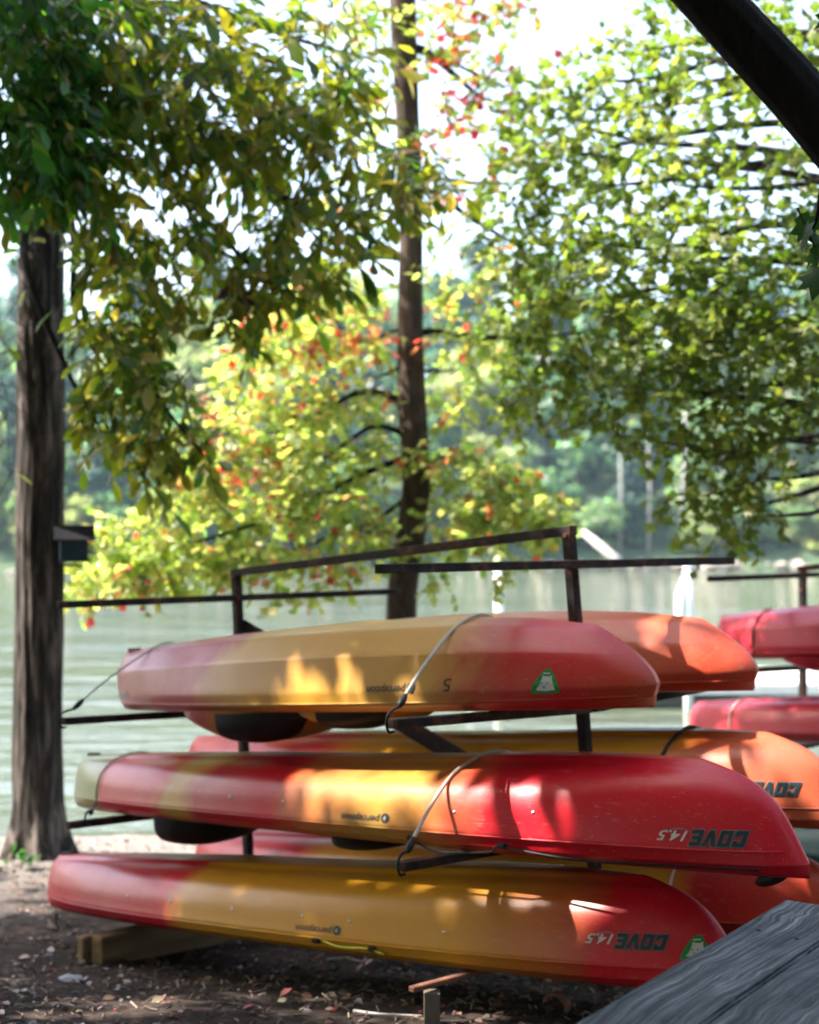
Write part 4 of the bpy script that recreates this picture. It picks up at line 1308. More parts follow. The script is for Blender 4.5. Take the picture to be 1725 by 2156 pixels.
# middle maple
def maple_tree():
    d = 11.6
    X = lambda px: (px - 862.5) / F * d
    Z = lambda py: CAM_Z - (py - 1125) / F * d
    bx = X(858)
    root = empty('maple_tree', (bx, d, gz(bx, d)))
    tag(root, 'slender maple with yellow-green and red leaves at the water edge behind the rack', 'tree')
    o = -root.location
    ctrl = [(872, 1830), (868, 1600), (845, 1300), (868, 1100), (877, 1000), (868, 850), (864, 700), (866, 500), (866, 400), (856, 200), (848, 0), (842, -300)]
    pts = [Vector((X(a), d + 0.0, Z(b))) + o for a, b in ctrl]
    trunk_mesh('trunk', pts, [0.15, 0.13, 0.125, 0.118, 0.113, 0.115, 0.105, 0.095, 0.09, 0.10, 0.11, 0.09], M['bark_brown'], root, 32, 10, 0.03, None, 0.4, 9)
    def lb(pp, r0, r1=0.006, dd=None):
        q = [P(a, b, d + (dd[i] if dd else 0)) + o for i, (a, b) in enumerate(pp)]
        q = smooth_path(q, 6)
        r0 *= 1.25
        tube('limb', q, [r0 + (r1 - r0) * i / (len(q) - 1) for i in range(len(q))], M['bark_black'], root, 7)
    lb([(866, 100), (900, 110), (960, 160), (1015, 205), (1090, 225)], 0.035)
    lb([(870, 105), (930, 120), (1010, 160), (1090, 190)], 0.02)
    lb([(870, 380), (940, 378), (1010, 385), (1080, 383)], 0.018)
    lb([(878, 398), (920, 408), (985, 455), (1060, 500), (1120, 535), (1180, 570)], 0.026)
    lb([(862, 545), (800, 540), (745, 552), (715, 590), (690, 625)], 0.03)
    lb([(865, 710), (905, 698), (960, 706), (1080, 712), (1180, 705), (1260, 690)], 0.03)
    lb([(866, 780), (905, 782), (960, 778)], 0.018)
    lb([(862, 870), (835, 842), (790, 826), (740, 832), (690, 862), (600, 905), (540, 920)], 0.034)
    lb([(868, 930), (830, 905), (780, 900), (720, 940), (640, 990), (560, 1020)], 0.024)
    lb([(862, 760), (820, 785), (780, 800)], 0.014)
    lb([(862, 690), (820, 700), (780, 720)], 0.014)
    lb([(872, 1010), (940, 960), (1010, 980), (1080, 1030)], 0.02)
    lb([(868, 960), (760, 1000), (600, 1080), (420, 1140), (260, 1180)], 0.026, 0.006, [0, -0.1, -0.3, -0.4, -0.4])
    lb([(868, 1040), (780, 1100), (640, 1150), (500, 1200)], 0.018)
    cl = []
    for a in ((700, 620, 11.8, 110, 80, .6, 150), (620, 700, 11.7, 120, 80, .7, 200), (520, 760, 11.7, 90, 80, .6, 130), (740, 720, 11.6, 90, 70, .6, 120), (560, 850, 11.6, 140, 80, .7, 220), (720, 850, 11.6, 100, 80, .6, 140),
              (480, 950, 11.5, 120, 70, .7, 190), (640, 970, 11.5, 130, 80, .7, 210), (770, 970, 11.5, 80, 80, .6, 110), (420, 1050, 11.4, 110, 60, .7, 170), (560, 1070, 11.4, 120, 60, .7, 190), (700, 1080, 11.4, 110, 70, .7, 170),
              (300, 1120, 11.3, 110, 60, .7, 190), (230, 1190, 11.2, 90, 60, .6, 190), (380, 1190, 11.2, 110, 50, .6, 190), (520, 1180, 11.2, 110, 50, .6, 160), (650, 1190, 11.2, 90, 50, .6, 110), (170, 1245, 11.1, 35, 40, .4, 40), (300, 1240, 11.1, 90, 22, .4, 60), (770, 1150, 11.3, 80, 60, .5, 90),
              (600, 1270, 11.1, 30, 40, .3, 14), (690, 1240, 11.1, 60, 30, .3, 25),
              (960, 600, 11.8, 80, 70, .6, 80), (1060, 620, 11.8, 90, 60, .6, 80), (980, 720, 11.7, 90, 60, .6, 100), (1100, 720, 11.7, 100, 50, .6, 100), (960, 850, 11.6, 70, 70, .6, 60), (940, 960, 11.5, 70, 50, .5, 90), (1030, 1000, 11.4, 80, 50, .5, 110), (1100, 1060, 11.3, 90, 45, .5, 130), (960, 1070, 11.4, 70, 60, .5, 100), (1150, 1110, 11.3, 60, 30, .4, 60), (1000, 1140, 11.3, 80, 40, .5, 90), (920, 1220, 11.3, 30, 40, .3, 20), (1060, 1200, 11.2, 50, 40, .3, 22),
              (790, 60, 11.6, 60, 80, .6, 50), (740, 40, 11.6, 60, 60, .5, 40), (800, 230, 11.7, 40, 70, .5, 28), (770, 330, 11.7, 40, 60, .5, 22), (700, 420, 11.9, 60, 60, .5, 30), (760, 440, 11.9, 50, 60, .5, 30),
              (890, 60, 11.5, 30, 60, .4, 24), (960, 130, 11.4, 60, 40, .4, 22), (1060, 170, 11.4, 70, 50, .4, 34), (1130, 120, 11.4, 60, 40, .4, 18), (1000, 220, 11.4, 70, 40, .4, 20), (930, 180, 11.4, 30, 60, .3, 8), (1050, 350, 11.5, 50, 40, .4, 20), (1020, 290, 11.5, 60, 40, .4, 12), (910, 500, 11.7, 40, 40, .4, 12), (1050, 540, 11.7, 70, 40, .4, 20), (1000, 10, 11.5, 70, 20, .3, 20), (1110, 20, 11.5, 40, 20, .3, 12), (940, 330, 11.5, 40, 40, .4, 12), (960, 60, 11.4, 60, 50, .4, 34), (1010, 100, 11.4, 60, 40, .4, 30), (1090, 230, 11.4, 70, 40, .4, 34), (960, 250, 11.4, 50, 50, .4, 20), (1000, 420, 11.6, 60, 40, .4, 22), (1060, 20, 11.4, 80, 30, .4, 36), (910, 300, 11.5, 30, 40, .3, 14), (1100, 290, 11.5, 70, 50, .4, 24), (920, 420, 11.6, 40, 40, .4, 12), (1100, 440, 11.6, 60, 40, .4, 16)):
        cl.append(clump(*a))
    cl = [(c, (r[0] * 1.1, r[1], r[2] * 0.95), int(n * 2.0)) for c, r, n in cl]
    pos, fwd, up, sz, TW = sprays(cl, 0.092, 6, 0.28, 0.35)
    n = len(pos)
    col = palette(n, MAPLE, [4, 4, 2.5, 2, 0.7, 0.6, 0.25], 0.15)
    rn = np.array([mnoise.noise(Vector((p[0] * 1.1, p[1] * 1.1, p[2] * 1.6))) for p in pos])
    isred = rng.random(n) < np.clip(0.06 + 0.7 * (rn - 0.02), 0.03, 0.42)
    greens = palette(n, MAPLE[:4], [4, 4, 2.5, 2], 0.16)
    reds = palette(n, MAPLE[4:] + [(0.4, 0.3, 0.08)], [1.0, 1.4, 0.5, 1.2], 0.16)
    col = np.where(isred[:, None], reds, greens)
    redzone = (pos[:, 2] > CAM_Z + (1125 - 420) / F * d) & (pos[:, 0] > 0.1)
    c2 = palette(n, MAPLE, [3, 2.5, 2.5, 0.6, 1.5, 0.8, 1.2], 0.15)
    col[redzone] = c2[redzone]
    leaf_mesh('crown', M['leaf_maple'], root, pos + np.array(o), fwd, up, sz, col, 'maple')
    twig_mesh('twigs', [(Vector(a) + o, Vector(b) + o) for a, b in TW], 0.003, M['bark_black'], root)
maple_tree()

# right tree: trunk outside the picture, boughs reach in from the right
def right_tree():
    bx, by = 4.3, 9.6
    root = empty('tree', (bx, by, gz(bx, by)))
    tag(root, 'tree with small olive green leaves whose boughs hang in from the right', 'tree')
    o = -root.location
    trunk_mesh('trunk', [Vector((bx, by, gz(bx, by) - 0.2)) + o, Vector((bx + 0.1, by, 1.5)) + o, Vector((bx, by, 3.5)) + o, Vector((bx - 0.1, by, 6.0)) + o, Vector((bx, by, 8.5)) + o], [0.22, 0.19, 0.17, 0.13, 0.06], M['bark_dark'], root, 40, 20, 0.05, (0.6, 0.6), 2.1, 14)
    cl = []
    for a in ((1480, 120, 9.0, 130, 80, .8, 190), (1620, 200, 8.8, 120, 110, .8, 230), (1330, 200, 9.3, 110, 70, .7, 170), (1430, 270, 9.1, 150, 80, .8, 240), (1230, 270, 9.5, 80, 70, .6, 110), (1600, 350, 8.8, 140, 80, .8, 170), (1180, 400, 9.5, 80, 90, .6, 110), (1290, 400, 9.3, 110, 90, .7, 180), (1420, 390, 9.1, 110, 80, .7, 170), (1550, 470, 8.9, 130, 60, .7, 110), (1660, 120, 8.7, 80, 90, .6, 110),
              (1200, 560, 9.3, 110, 70, .7, 170), (1340, 560, 9.1, 130, 90, .8, 280), (1480, 590, 8.9, 130, 90, .8, 290), (1630, 600, 8.8, 130, 100, .8, 300), (1240, 690, 9.2, 130, 60, .7, 200), (1400, 710, 9.0, 130, 70, .8, 260), (1560, 730, 8.8, 130, 80, .8, 280), (1680, 760, 8.7, 80, 100, .6, 190), (1140, 770, 9.3, 90, 60, .6, 130), (1280, 810, 9.1, 120, 50, .6, 170), (1100, 850, 9.3, 60, 40, .5, 70),
              (1440, 830, 8.9, 100, 60, .6, 130), (1240, 900, 9.1, 70, 40, .5, 60), (1380, 930, 9.0, 80, 50, .5, 80), (1560, 880, 8.8, 80, 80, .6, 120), (1640, 930, 8.7, 70, 70, .5, 110), (1500, 960, 8.8, 60, 50, .5, 50), (1590, 1010, 8.7, 60, 50, .5, 60), (1450, 1060, 8.8, 60, 40, .4, 40), (1540, 1080, 8.8, 60, 50, .4, 55), (1490, 1120, 8.8, 40, 25, .3, 18), (1600, 1090, 8.7, 40, 35, .3, 28), (1080, 520, 9.6, 50, 60, .5, 30), (1100, 650, 9.4, 60, 50, .5, 40), (1700, 450, 8.7, 60, 90, .6, 60)):
        cl.append(clump(*a))
    cl = [(c, (r[0] * 1.25, r[1] * 1.3, r[2] * 1.2), int(n * (1.15 if c.z > 3.7 else 1.6))) for c, r, n in cl]
    for a in ((1150, 230, 9.6, 90, 50, .5, 90), (1130, 320, 9.6, 80, 50, .5, 110), (1200, 330, 9.5, 80, 60, .5, 110), (1110, 430, 9.6, 60, 50, .5, 70), (1340, 110, 9.4, 90, 50, .5, 100), (1420, 60, 9.3, 110, 45, .5, 100), (1230, 170, 9.5, 90, 50, .5, 90), (1060, 380, 9.7, 60, 60, .4, 50), (1075, 300, 9.7, 50, 40, .4, 34), (1060, 480, 9.6, 70, 60, .4, 60), (1180, 500, 9.5, 90, 50, .5, 110), (1560, 40, 9.2, 90, 40, .5, 70)):
        cl.append(clump(*a))
    pos, fwd, up, sz, TW = sprays(cl, 0.082, 7, 0.3, 0.4)
    hi = []
    for k in range(16):
        a = random.uniform(0, 6.28); r = random.uniform(0.5, 2.4)
        hi.append((Vector((bx + 1.2 + r * math.cos(a), by + r * math.sin(a), random.uniform(5.6, 9.2))), (0.8, 0.8, 0.5), 110))
    for k in range(18):
        hi.append((Vector((random.uniform(3.1, 6.0), by + random.uniform(-1.0, 1.2), random.uniform(2.3, 5.6))), (0.7, 0.6, 0.45), 160))
    p2, f2, u2, s2, TW2 = sprays(hi, 0.1, 7, 0.3, 0.5)
    pos = np.concatenate([pos, p2]); fwd = np.concatenate([fwd, f2]); up = np.concatenate([up, u2]); sz = np.concatenate([sz, s2])
    col = palette(len(pos), SMALL, [4, 3, 2, 2, 0.6], 0.18)
    leaf_mesh('crown', M['leaf_small'], root, pos + np.array(o), fwd, up, sz, col, 'maple')
    twig_mesh('twigs', [(Vector(a) + o, Vector(b) + o) for a, b in TW + TW2], 0.003, M['bark_black'], root)
    for c, r, n in cl[::2] + hi[::5]:
        h = min(7.8, max(2.2, c.z + random.uniform(-0.6, 0.6)))
        tube('limb', limb_path(Vector((bx, by, h)) + o, c + o, 0.14), [0.04 * (1 - 0.85 * i / 18) for i in range(19)], M['bark_dark'], root, 6)
right_tree()

# leaning dark trunk, close by at upper right
def leaning_tree():
    d = 3.3
    a, b = P(1485, -10, d), P(1762, 300, d)
    dirv = (b - a).normalized()
    t = (gz(2.6, d) - a.z) / dirv.z
    base = a + dirv * t
    base = Vector((base.x - 0.25, base.y, gz(base.x, base.y)))
    root = empty('leaning_tree', base)
    tag(root, 'dark leaning trunk crossing the upper right corner', 'tree')
    o = -base
    top = a - dirv * 1.0
    pts = [base + Vector((0, 0, -0.15)), base.lerp(b, 0.35) + Vector((-0.05, 0, 0)), base.lerp(b, 0.75), b, a, top, top - dirv * 1.4 + Vector((0.3, -0.2, 0.5))]
    trunk_mesh('trunk', [p + o for p in pts], [0.10, 0.082, 0.073, 0.067, 0.062, 0.055, 0.03], M['bark_black'], root, 32, 24, 0.05, (0.5, 0.3), 0.9, 11)
    cl = []
    for k in range(26):
        an = random.uniform(0, 6.28); r = random.uniform(0.3, 1.9)
        c = top + Vector((r * math.cos(an) - 0.4, r * math.sin(an) * 0.8 - 0.5, random.uniform(1.0, 2.4)))
        cl.append((c, (0.5, 0.5, 0.35), 70))
    cl.append(clump(1680, -25, 3.1, 90, 35, .12, 7))
    cl.append(clump(1712, 505, 3.6, 25, 25, .1, 5))
    pos, fwd, up, sz, TW = sprays(cl, 0.1, 7, 0.25, 0.7)
    fwd[:, 2] -= 0.5
    m = open_gaps(pos)
    pos, fwd, up, sz = pos[m], fwd[m], up[m], sz[m]
    col = palette(len(pos), [(0.014, 0.045, 0.012), (0.02, 0.055, 0.015)], [1, 1], 0.15)
    leaf_mesh('crown', M['leaf_small'], root, pos + np.array(o), fwd, up, sz, col, 'maple')
    twig_mesh('twigs', [(Vector(p) + o, Vector(q) + o) for p, q in TW], 0.003, M['bark_black'], root)
    for c, r, n in cl[::4]:
        tube('limb', limb_path(top + o, c + o, 0.15), [0.02 * (1 - 0.8 * i / 18) for i in range(19)], M['bark_black'], root, 6)
    tube('limb', limb_path(b + o, P(1712, 480, 3.6) + o, 0.1), [0.01 * (1 - 0.6 * i / 18) for i in range(19)], M['bark_black'], root, 6)
leaning_tree()

# trees standing to the left of the picture whose crowns shade the rack
def shade_tree(bx, by, h, rad, nleaf, label, seed):
    random.seed(seed)
    z0 = gz(bx, by)
    root = empty('tree', (bx, by, z0))
    tag(root, label, 'tree', 'shade trees on the bank beside the racks')
    o = -root.location
    trunk_mesh('trunk', [Vector((bx, by, z0 - 0.2)) + o, Vector((bx + 0.1, by, 1.5)) + o, Vector((bx - 0.05, by, 3.5)) + o, Vector((bx + 0.1, by, h * 0.75)) + o, Vector((bx, by, h)) + o], [0.21, 0.18, 0.16, 0.1, 0.04], M['bark_dark'], root, 36, 16, 0.05, (0.6, 0.6), seed * 0.7, 14)
    cl = []
    nC = 60
    for k in range(nC):
        a = k * 2.4 + random.uniform(-.4, .4)
        r = rad * math.sqrt((k + 0.5) / nC)
        zz = h * 0.72 + random.uniform(-0.16, 0.24) * h - 0.10 * r
        cl.append((Vector((bx + r * math.cos(a), by + r * math.sin(a), zz)), (rad * 0.26, rad * 0.26, 0.75), nleaf // nC))
    pos, fwd, up, sz, TW = sprays(cl, 0.2, 8, 0.45, 0.5)
    m = open_gaps(pos)
    pos, fwd, up, sz = pos[m], fwd[m], up[m], sz[m]
    col = palette(len(pos), OLIVE, [4, 3, 2, 1, 1.5], 0.18)
    leaf_mesh('crown', M['leaf_broad'], root, pos + np.array(o), fwd, up, sz, col, 'oval')
    for c, r, n in cl[::3]:
        lp = limb_path(Vector((bx, by, max(2.6, c.z - 1.2))), c, 0.15)
        if crosses_gap(lp[6:]):
            continue
        tube('limb', [q + o for q in lp], [0.05 * (1 - 0.85 * i / 18) for i in range(19)], M['bark_dark'], root, 6)
shade_tree(-5.2, 5.5, 8.8, 3.2, 24000, 'shade tree with a broad crown standing left of the racks', 3)
shade_tree(-3.2, 1.8, 8.8, 3.6, 20000, 'shade tree with a broad crown standing left of the viewer', 5)
shade_tree(1.8, -1.6, 9.0, 4.0, 20000, 'shade tree with a broad crown behind the viewer', 9)

shade_tree(-7.6, 8.2, 8.4, 2.5, 13000, 'shade tree with a narrow crown on the left bank near the water', 12)

# ------------------------------------------------------------------ birdhouse, little plant
def birdhouse():
    c = P(166, 1158, 10.15)
    root = empty('birdhouse', c)
    tag(root, 'small dark birdhouse on the trunk of the left tree', 'birdhouse')
    box_obj('body', Vector((-0.03, 0, 0)), (0.20, 0.13, 0.17), 0.2, M['house_wall'], root, 0.004)
    fp = box_obj('front_panel', Vector((0.082, 0.02, -0.005)), (0.014, 0.135, 0.18), 0.2, M['house_front'], root, 0.002)
    r1 = box_obj('roof', Vector((-0.02, -0.042, 0.12)), (0.28, 0.14, 0.016), 0.2, M['house_roof'], root, 0.003)
    r1.rotation_euler = (0.85, 0, 0.2)
    r2 = box_obj('roof', Vector((-0.04, 0.052, 0.12)), (0.28, 0.14, 0.016), 0.2, M['house_roof'], root, 0.003)
    r2.rotation_euler = (-0.85, 0, 0.2)
    bm = bmesh.new()
    bmesh.ops.create_cone(bm, segments=14, radius1=0.02, radius2=0.02, depth=0.004, cap_ends=True)
    bm.transform(Matrix.Rotation(math.pi / 2, 4, 'Y'))
    bmesh.ops.translate(bm, verts=bm.verts, vec=(0.0095, 0, 0.03))
    bm_obj('entrance_hole', bm, M['black_rubber'], fp)
    beam('bracket', c + Vector((-0.14, 0.04, -0.11)), c + Vector((0.02, 0.02, -0.11)), 0.05, 0.02, M['stake'], root)
birdhouse()
def little_plant():
    p = P(45, 1782, 9.75)
    p.z = gz(p.x, p.y)
    root = empty('seedling_plant', p)
    tag(root, 'small green seedling at the foot of the left tree', 'plant')
    n = 16
    pos = np.array([[random.uniform(-.09, .09), random.uniform(-.05, .05), random.uniform(0.02, .12)] for _ in range(n)])
    fwd = pos * 1.5 + 0.4 * rng.normal(size=(n, 3)) + np.array([0, 0, .2])
    leaf_mesh('leaves', M['leaf_small'], root, pos, fwd, np.tile([0, 0, 1.0], (n, 1)) + .3 * rng.normal(size=(n, 3)), np.full(n, .09), palette(n, [(0.03, 0.11, 0.02), (0.05, 0.14, 0.03)], [1, 1]), 'oval')
    tube('stem', [(0, 0, -0.02), (0.01, 0, 0.06), (0, 0.01, 0.13)], 0.004, M['bark_brown'], root, 5)
little_plant()

# ------------------------------------------------------------------ litter on the ground
def litter():
    n = 9000
    x = rng.uniform(-4.2, 3.4, n); y = 4.3 + 7.0 * rng.random(n) ** 1.6
    z = np.array([gz(a, b) for a, b in zip(x, y)])
    pos = np.stack([x, y, z + 0.006 + 0.012 * rng.random(n)], 1)
    fwd = rng.normal(size=(n, 3)); fwd[:, 2] *= 0.22
    up = np.tile([0, 0, 1.0], (n, 1)) + 0.35 * rng.normal(size=(n, 3))
    col = palette(n, [(0.08, 0.05, 0.038), (0.15, 0.085, 0.058), (0.24, 0.15, 0.11), (0.045, 0.032, 0.026), (0.24, 0.04, 0.03), (0.38, 0.29, 0.23)], [3, 3, 1.4, 3.5, 0.45, 0.35], 0.25)
    sz = 0.018 + 0.05 * rng.random(n) ** 2.5
    o = leaf_mesh('leaf_litter', M['litter'], None, pos, fwd, up, sz, col, 'oval')
    tag(o, 'dry brown leaves and bark chips strewn over the dirt', None, None, 'stuff')
    parts = []
    for i in range(2600):
        a, b = random.uniform(-3.8, 3.2), 4.5 + 5.5 * random.random() ** 1.5
        zz = gz(a, b) + 0.006
        L = random.uniform(0.008, 0.035); an = random.uniform(0, 3.14)
        dx, dy = L * math.cos(an), L * math.sin(an)
        parts.append(tube_data([(a - dx, b - dy, zz), (a, b, zz + random.uniform(0.002, .012)), (a + dx, b + dy, zz + random.uniform(-.004, .012))], random.uniform(0.002, 0.006), 4))
    v, f = join_data(parts)
    o = mesh_obj('wood_chips', v, f, simple_mat('wood_chips', (0.10, 0.07, 0.055), (0.30, 0.22, 0.17), 6, 0.9, 0, 0), None, False)
    tag(o, 'broken twigs and wood chips mixed into the dirt', None, None, 'stuff')
litter()
def ground_pt(px, py):
    d = 6.0
    for _ in range(10):
        d = (CAM_Z - gz((px - 862.5) / F * d, d)) / ((py - 1125) / F)
    return P(px, py, d)
def small_things():
    p = ground_pt(150, 2066)
    bm = bmesh.new()
    bmesh.ops.create_icosphere(bm, subdivisions=3, radius=0.042)
    for v in bm.verts:
        v.co *= 1 + 0.35 * mnoise.noise(v.co * 26) + 0.2 * mnoise.noise(v.co * 60)
        v.co.z *= 0.3
        v.co.x *= 1.3
    o = bm_obj('paper_scrap', bm, M['paper'])
    o.location = p + Vector((0, 0, 0.012))
    tag(o, 'crumpled pale scrap lying on the dirt near the timber', 'litter')
    # curled strip of rusty bark by the table
    p = ground_pt(1165, 2135)
    pts, w = [], 0.03
    vs, fs = [], []
    n = 26
    for i in range(n + 1):
        a = i / n * 5.0
        r = 0.022 + 0.010 * a
        for s_ in (-1, 1):
            vs.append((s_ * w * (1 - 0.3 * i / n) + 0.02 * i / n, r * math.cos(a), 0.045 + r * math.sin(a) * 0.8))
    fs = [(2 * i, 2 * i + 1, 2 * i + 3, 2 * i + 2) for i in range(n)]
    o = mesh_obj('curled_bark', vs, fs, M['rust'])
    md = o.modifiers.new('thick', 'SOLIDIFY'); md.thickness = 0.004
    o.location = p; o.rotation_euler = (0, 0, 0.9)
    tag(o, 'curled reddish strip of bark on the mulch beside the table', 'bark')
    for (a, b, s_) in ((230, 1990, 0.0),):
        pass
    for i, (pp, lab) in enumerate((([(690, 2025), (730, 2022), (762, 2030), (772, 2020)], 'thin pale bent twig in the shade under the yellow kayak'), ([(745, 2135), (800, 2142), (890, 2146)], 'straight pale twig on the dirt at the bottom edge'))):
        q = smooth_path([ground_pt(*a) + Vector((0, 0, 0.012)) for a in pp], 4)
        base = q[0].copy()
        o = tube('twig', [k_ - base for k_ in q], [0.007 - 0.003 * j / len(q) for j in range(len(q))], M['cord_tan'] if i == 0 else M['bark_pale'], None, 6)
        o.location = base
        tag(o, lab, 'twig')
small_things()

# ------------------------------------------------------------------ dock and pilings in the lake
def dock():
    root = empty('floating_dock', (4.2, 21.3, LAKE_Z))
    tag(root, 'low pale floating dock out on the lake behind the racks', 'dock')
    box_obj('float', Vector((0, 0, 0.14)), (6.6, 2.3, 0.3), 0, M['dock_float'], root, 0.03)
    nb = 34
    me = None
    for i in range(nb):
        if me is None:
            b = box_obj('deck_board', Vector((-3.3 + 0.1 + i * 0.2, 0, 0.325)), (0.185, 2.5, 0.05), 0, M['dock_board'], root, 0.005)
            me = b.data
        else:
            b = link(bpy.data.objects.new('deck_board', me), root)
            b.location = (-3.3 + 0.1 + i * 0.2, 0, 0.325)
    beam('fascia', root.location + Vector((-3.36, -1.262, 0.26)), root.location + Vector((3.46, -1.262, 0.26)), 0.02, 0.14, M['white_paint'], root)
    for px, lab in ((1051, 'white piling standing alone behind the topmost faded kayak'), (1450, 'white piling with a fender hung beside it')):
        x = (px - 862.5) / F * 19.7
        o = empty('dock_piling', (x, 19.7, LAKE_Z))
        tag(o, lab, 'piling', 'white dock pilings')
        tube('shaft', [(0, 0, -1.2), (0, 0, 0.8), (0, 0, 1.98)], 0.062, M['white_paint'], o, 18)
        tube('cap', [(0, 0, 1.975), (0, 0, 2.01), (0, 0, 2.06), (0, 0, 2.085)], [0.07, 0.07, 0.045, 0.008], M['white_paint'], o, 18)
    x = (1437 - 862.5) / F * 19.5
    f = empty('boat_fender', (x, 19.55, 0.62))
    tag(f, 'white rounded fender hanging beside the right piling', 'fender')
    prof = [(0.012, 0.48), (0.02, 0.42), (0.05, 0.36), (0.085, 0.25), (0.09, 0.05), (0.085, -0.12), (0.05, -0.22), (0.02, -0.26)]
    tube('body', [(0, 0, z) for r, z in prof], [r for r, z in prof], M['white_paint'], f, 16)
    tube('rope', [(0, 0, 0.46), (0.02, 0.03, 0.55), (0.06, 0.1, 0.6)], 0.006, M['cord_tan'], f, 6)
dock()

# ------------------------------------------------------------------ wood on the far shore
def far_wood():
    variants = []
    pals = [([(0.06, 0.12, 0.06), (0.09, 0.16, 0.075), (0.045, 0.09, 0.055)], 0), ([(0.13, 0.20, 0.09), (0.17, 0.23, 0.10), (0.10, 0.15, 0.07)], 1), ([(0.035, 0.08, 0.065), (0.055, 0.105, 0.08), (0.025, 0.06, 0.05)], 2), ([(0.19, 0.21, 0.08), (0.16, 0.19, 0.08), (0.24, 0.23, 0.1)], 3)]
    for pv in range(8):
        cols, kind = pals[pv % 4]
        conif = kind == 2
        n = 1500
        cl = []
        nc = 16
        P_, Nn = [], []
        for k in range(nc):
            if conif:
                zz = 3.0 + 10.5 * (k / nc); rr = 2.4 * (1 - k / nc) + 0.4
            else:
                zz = 3.2 + 8.0 * random.random(); rr = 3.2 * math.sqrt(max(0.1, 1 - ((zz - 6.8) / 5.2) ** 2))
            a = random.uniform(0, 6.28); q = rr * math.sqrt(random.random()) * 0.8
            c = np.array([q * math.cos(a), q * math.sin(a), zz])
            b = rand_ball(n // nc) * np.array([1.5, 1.5, 1.0 if not conif else 0.7])
            P_.append(c + b); Nn.append(b)
        pos = np.concatenate(P_); nn = np.concatenate(Nn)
        fwd = rng.normal(size=pos.shape); fwd[:, 2] -= 0.3
        me = leaf_mesh('crown', M['leaf_far'], None, pos, fwd, nn + 0.4 * rng.normal(size=pos.shape) + np.array([0, 0, 0.5]), 0.34 + 0.3 * rng.random(len(pos)), palette(len(pos), cols, [3, 2, 2], 0.22), 'spray', obj=False)
        v, f = tube_data([(0, 0, -0.6), (0.05, 0, 3), (-0.05, 0.05, 7), (0, 0, 11)], [0.22, 0.17, 0.12, 0.04], 7)
        mt = bpy.data.meshes.new('trunk')
        mt.from_pydata([tuple(q) for q in v], [], f)
        mt.materials.append(M['bark_pale'] if pv in (1, 5) else M['bark_brown'])
        variants.append((me, mt))
    r = random.Random(21)
    def put(x, y, s, vi, label, name='tree'):
        z = hill_z(x, y) - 0.1
        e = empty(name, (x, y, z))
        e.scale = (s, s, s * r.uniform(0.9, 1.15))
        e.rotation_euler = (0, 0, r.uniform(0, 6.28))
        tag(e, label, 'tree', 'trees of the wood across the lake')
        link(bpy.data.objects.new('crown', variants[vi][0]), e)
        link(bpy.data.objects.new('trunk', variants[vi][1]), e)
    rows = [(3.5, 4.6, 0.62), (8, 5.0, 0.85), (14, 5.5, 1.0), (22, 6.2, 1.05), (32, 7.0, 1.1), (44, 8.0, 1.15), (60, 9.5, 1.2)]
    for off, sp, sc in rows:
        x = -62.0 + r.uniform(0, sp)
        while x < 62:
            b = 92 + 5 * math.sin(x * 0.035 + 0.6) + 2.5 * math.sin(x * 0.11)
            yy = b + off + r.uniform(-1.6, 1.6)
            vi = r.choice([0, 0, 1, 2, 2, 3, 4, 5, 6, 6, 7])
            if off < 5 and r.random() < 0.1:
                x += sp; continue
            look = ('mid green rounded tree', 'light green rounded tree with a pale trunk', 'dark blue-green pointed tree', 'yellowish green rounded tree')[vi % 4]
            row = 'at the edge of the far shore' if off < 5 else 'low on the slope across the lake' if off < 20 else 'high on the hill across the lake'
            put(x, yy, sc * r.uniform(0.8, 1.2), vi, look + ' ' + row)
            x += sp * r.uniform(0.75, 1.25)
    # the wood goes on along the near bank, beside and behind the viewer
    k = 0
    for (x, y, sc) in ((-15, 7, .9), (-16, 1.5, .95), (-13.5, -4, .9), (-19, 4, 1.1), (-20, -2, 1.1), (-10, -8.5, .95), (-5.5, -11, 1.0), (-0.5, -12, .95), (4.5, -11, 1.0), (9, -8, .95), (-15, -11, 1.1), (-9, -15, 1.1), (-2, -17, 1.1), (4, -16.5, 1.1), (11, -13, 1.1), (12.5, -3, .95), (13.5, 2.5, .95), (14, 8, .9), (17, -6, 1.1), (18, 5, 1.1), (-21, 9.3, 1.0), (-25, 6, 1.1), (-12.5, 0.5, .8)):
        e = empty('tree', (x, y, gz(x, y)))
        e.scale = (sc, sc, sc * 1.05)
        e.rotation_euler = (0, 0, k * 1.7)
        tag(e, 'tree of the near bank wood outside the picture', 'tree', 'trees of the near bank wood')
        vi = (0, 4, 2, 0, 6, 4)[k % 6]
        k += 1
        link(bpy.data.objects.new('crown', variants[vi][0]), e)
        link(bpy.data.objects.new('trunk', variants[vi][1]), e)
    # shoreline shrubs
    for k in range(84):
        x = -60 + 120 * k / 84 + r.uniform(-1, 1)
        b = 92 + 5 * math.sin(x * 0.035 + 0.6) + 2.5 * math.sin(x * 0.11)
        y = b + 1.4 + r.uniform(0, 4.0)
        e = empty('shrub', (x, y, hill_z(x, y) - 1.0))
        s = r.uniform(0.26, 0.5)
        e.scale = (s * 1.5, s * 1.2, s)
        e.rotation_euler = (0, 0, r.uniform(0, 6.28))
        tag(e, 'low bush along the waterline of the far shore', 'bush', 'bushes along the far waterline')
        link(bpy.data.objects.new('foliage', variants[r.choice([0, 1, 3, 4, 5, 7])][0]), e)
        link(bpy.data.objects.new('stem', variants[0][1]), e)
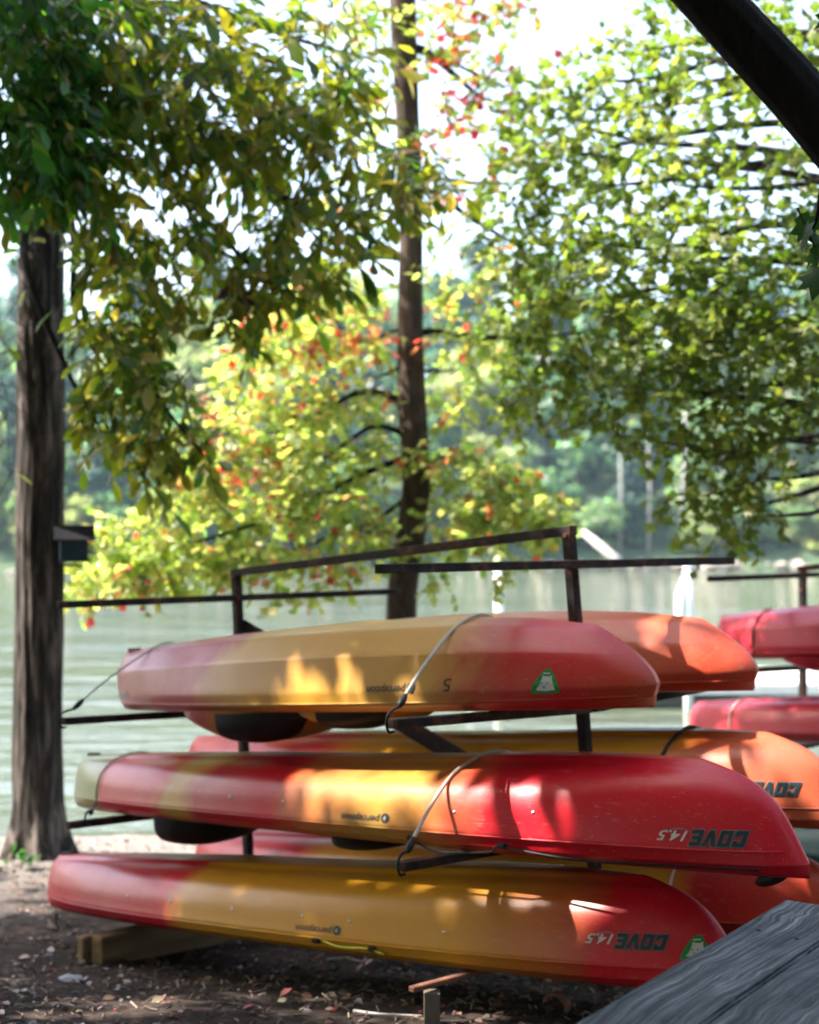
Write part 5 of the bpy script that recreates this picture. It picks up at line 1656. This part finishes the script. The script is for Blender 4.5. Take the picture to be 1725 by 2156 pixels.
    # pale dead trunks that stand in front of the wood
    for px, y0, y1, w, lab in ((1432, 1160, 760, 0.16, 'tallest pale bare trunk standing on the far shore'), (1305, 1120, 880, 0.10, 'slim pale bare trunk left of the tallest bare one'), (1365, 1150, 900, 0.09, 'thin pale bare trunk close beside the tallest bare one'), (1520, 1110, 830, 0.09, 'leaning pale bare trunk right of the tallest bare one')):
        D = 92.0 + 2
        x = (px - 862.5) / F * D
        b = 92 + 5 * math.sin(x * 0.035 + 0.6) + 2.5 * math.sin(x * 0.11)
        D = b + 1.8
        base = P(px, y0, D); base.z = hill_z(base.x, D) - 0.3
        top = P(px + r.uniform(-12, 12), y1, D)
        o = tube('dead_tree', [Vector((0, 0, 0)), (top - base) * 0.5 + Vector((0.15, 0, 0)), top - base], [w, w * 0.8, w * 0.3], M['bark_pale'], None, 7)
        o.location = base
        tag(o, lab, 'dead tree', 'pale bare trunks on the far shore')
    D = 94.5
    a, b_ = P(1228, 1120, D + 2), P(1303, 1182, D - 1.5)
    o = tube('fallen_log', [Vector((0, 0, 0)), (b_ - a) * 0.5, b_ - a], [0.2, 0.28, 0.33], M['bark_pale'], None, 9)
    o.location = a
    tag(o, 'pale fallen log slanting down to the far waterline', 'log')
    # stones along the waterline
    parts = []
    for k in range(420):
        x = r.uniform(-60, 60)
        if k < 160:
            x = r.uniform(9, 22)
        b = 92 + 5 * math.sin(x * 0.035 + 0.6) + 2.5 * math.sin(x * 0.11)
        bm = bmesh.new()
        bmesh.ops.create_icosphere(bm, subdivisions=1, radius=r.uniform(0.15, 0.42))
        c = Vector((x, b + r.uniform(-0.4, 0.9), LAKE_Z + r.uniform(0.0, 0.45)))
        vs = [c + Vector((v.co.x * 1.4, v.co.y, v.co.z * 0.7)) * (1 + 0.25 * mnoise.noise(v.co * 5 + c)) for v in bm.verts]
        bm.verts.index_update()
        fs = [tuple(v.index for v in f.verts) for f in bm.faces]
        bm.free()
        parts.append((vs, fs))
    v, f = join_data(parts)
    o = mesh_obj('shore_stones', v, f, M['stone'], None, False)
    tag(o, 'pale stones scattered along the far waterline', None, None, 'stuff')
far_wood()

# ------------------------------------------------------------------ air over the lake
def haze():
    bm = bmesh.new()
    bmesh.ops.create_cube(bm, size=1)
    bmesh.ops.scale(bm, verts=bm.verts, vec=(1000, 420, 66))
    bmesh.ops.translate(bm, verts=bm.verts, vec=(0, 130, 66 / 2 - 4.5))
    m = bpy.data.materials.new('haze')
    m.use_nodes = True
    nt = m.node_tree
    nt.nodes.remove(nt.nodes['Principled BSDF'])
    pv = nt.nodes.new('ShaderNodeVolumePrincipled')
    pv.inputs['Color'].default_value = (0.62, 0.84, 1.0, 1)
    pv.inputs['Density'].default_value = 0.0004
    pv.inputs['Anisotropy'].default_value = 0.2
    nt.links.new(pv.outputs[0], nt.nodes['Material Output'].inputs['Volume'])
    o = bm_obj('haze', bm, m)
    o['kind'] = 'stuff'
    o['label'] = 'thin pale haze hanging over the lake'
haze()
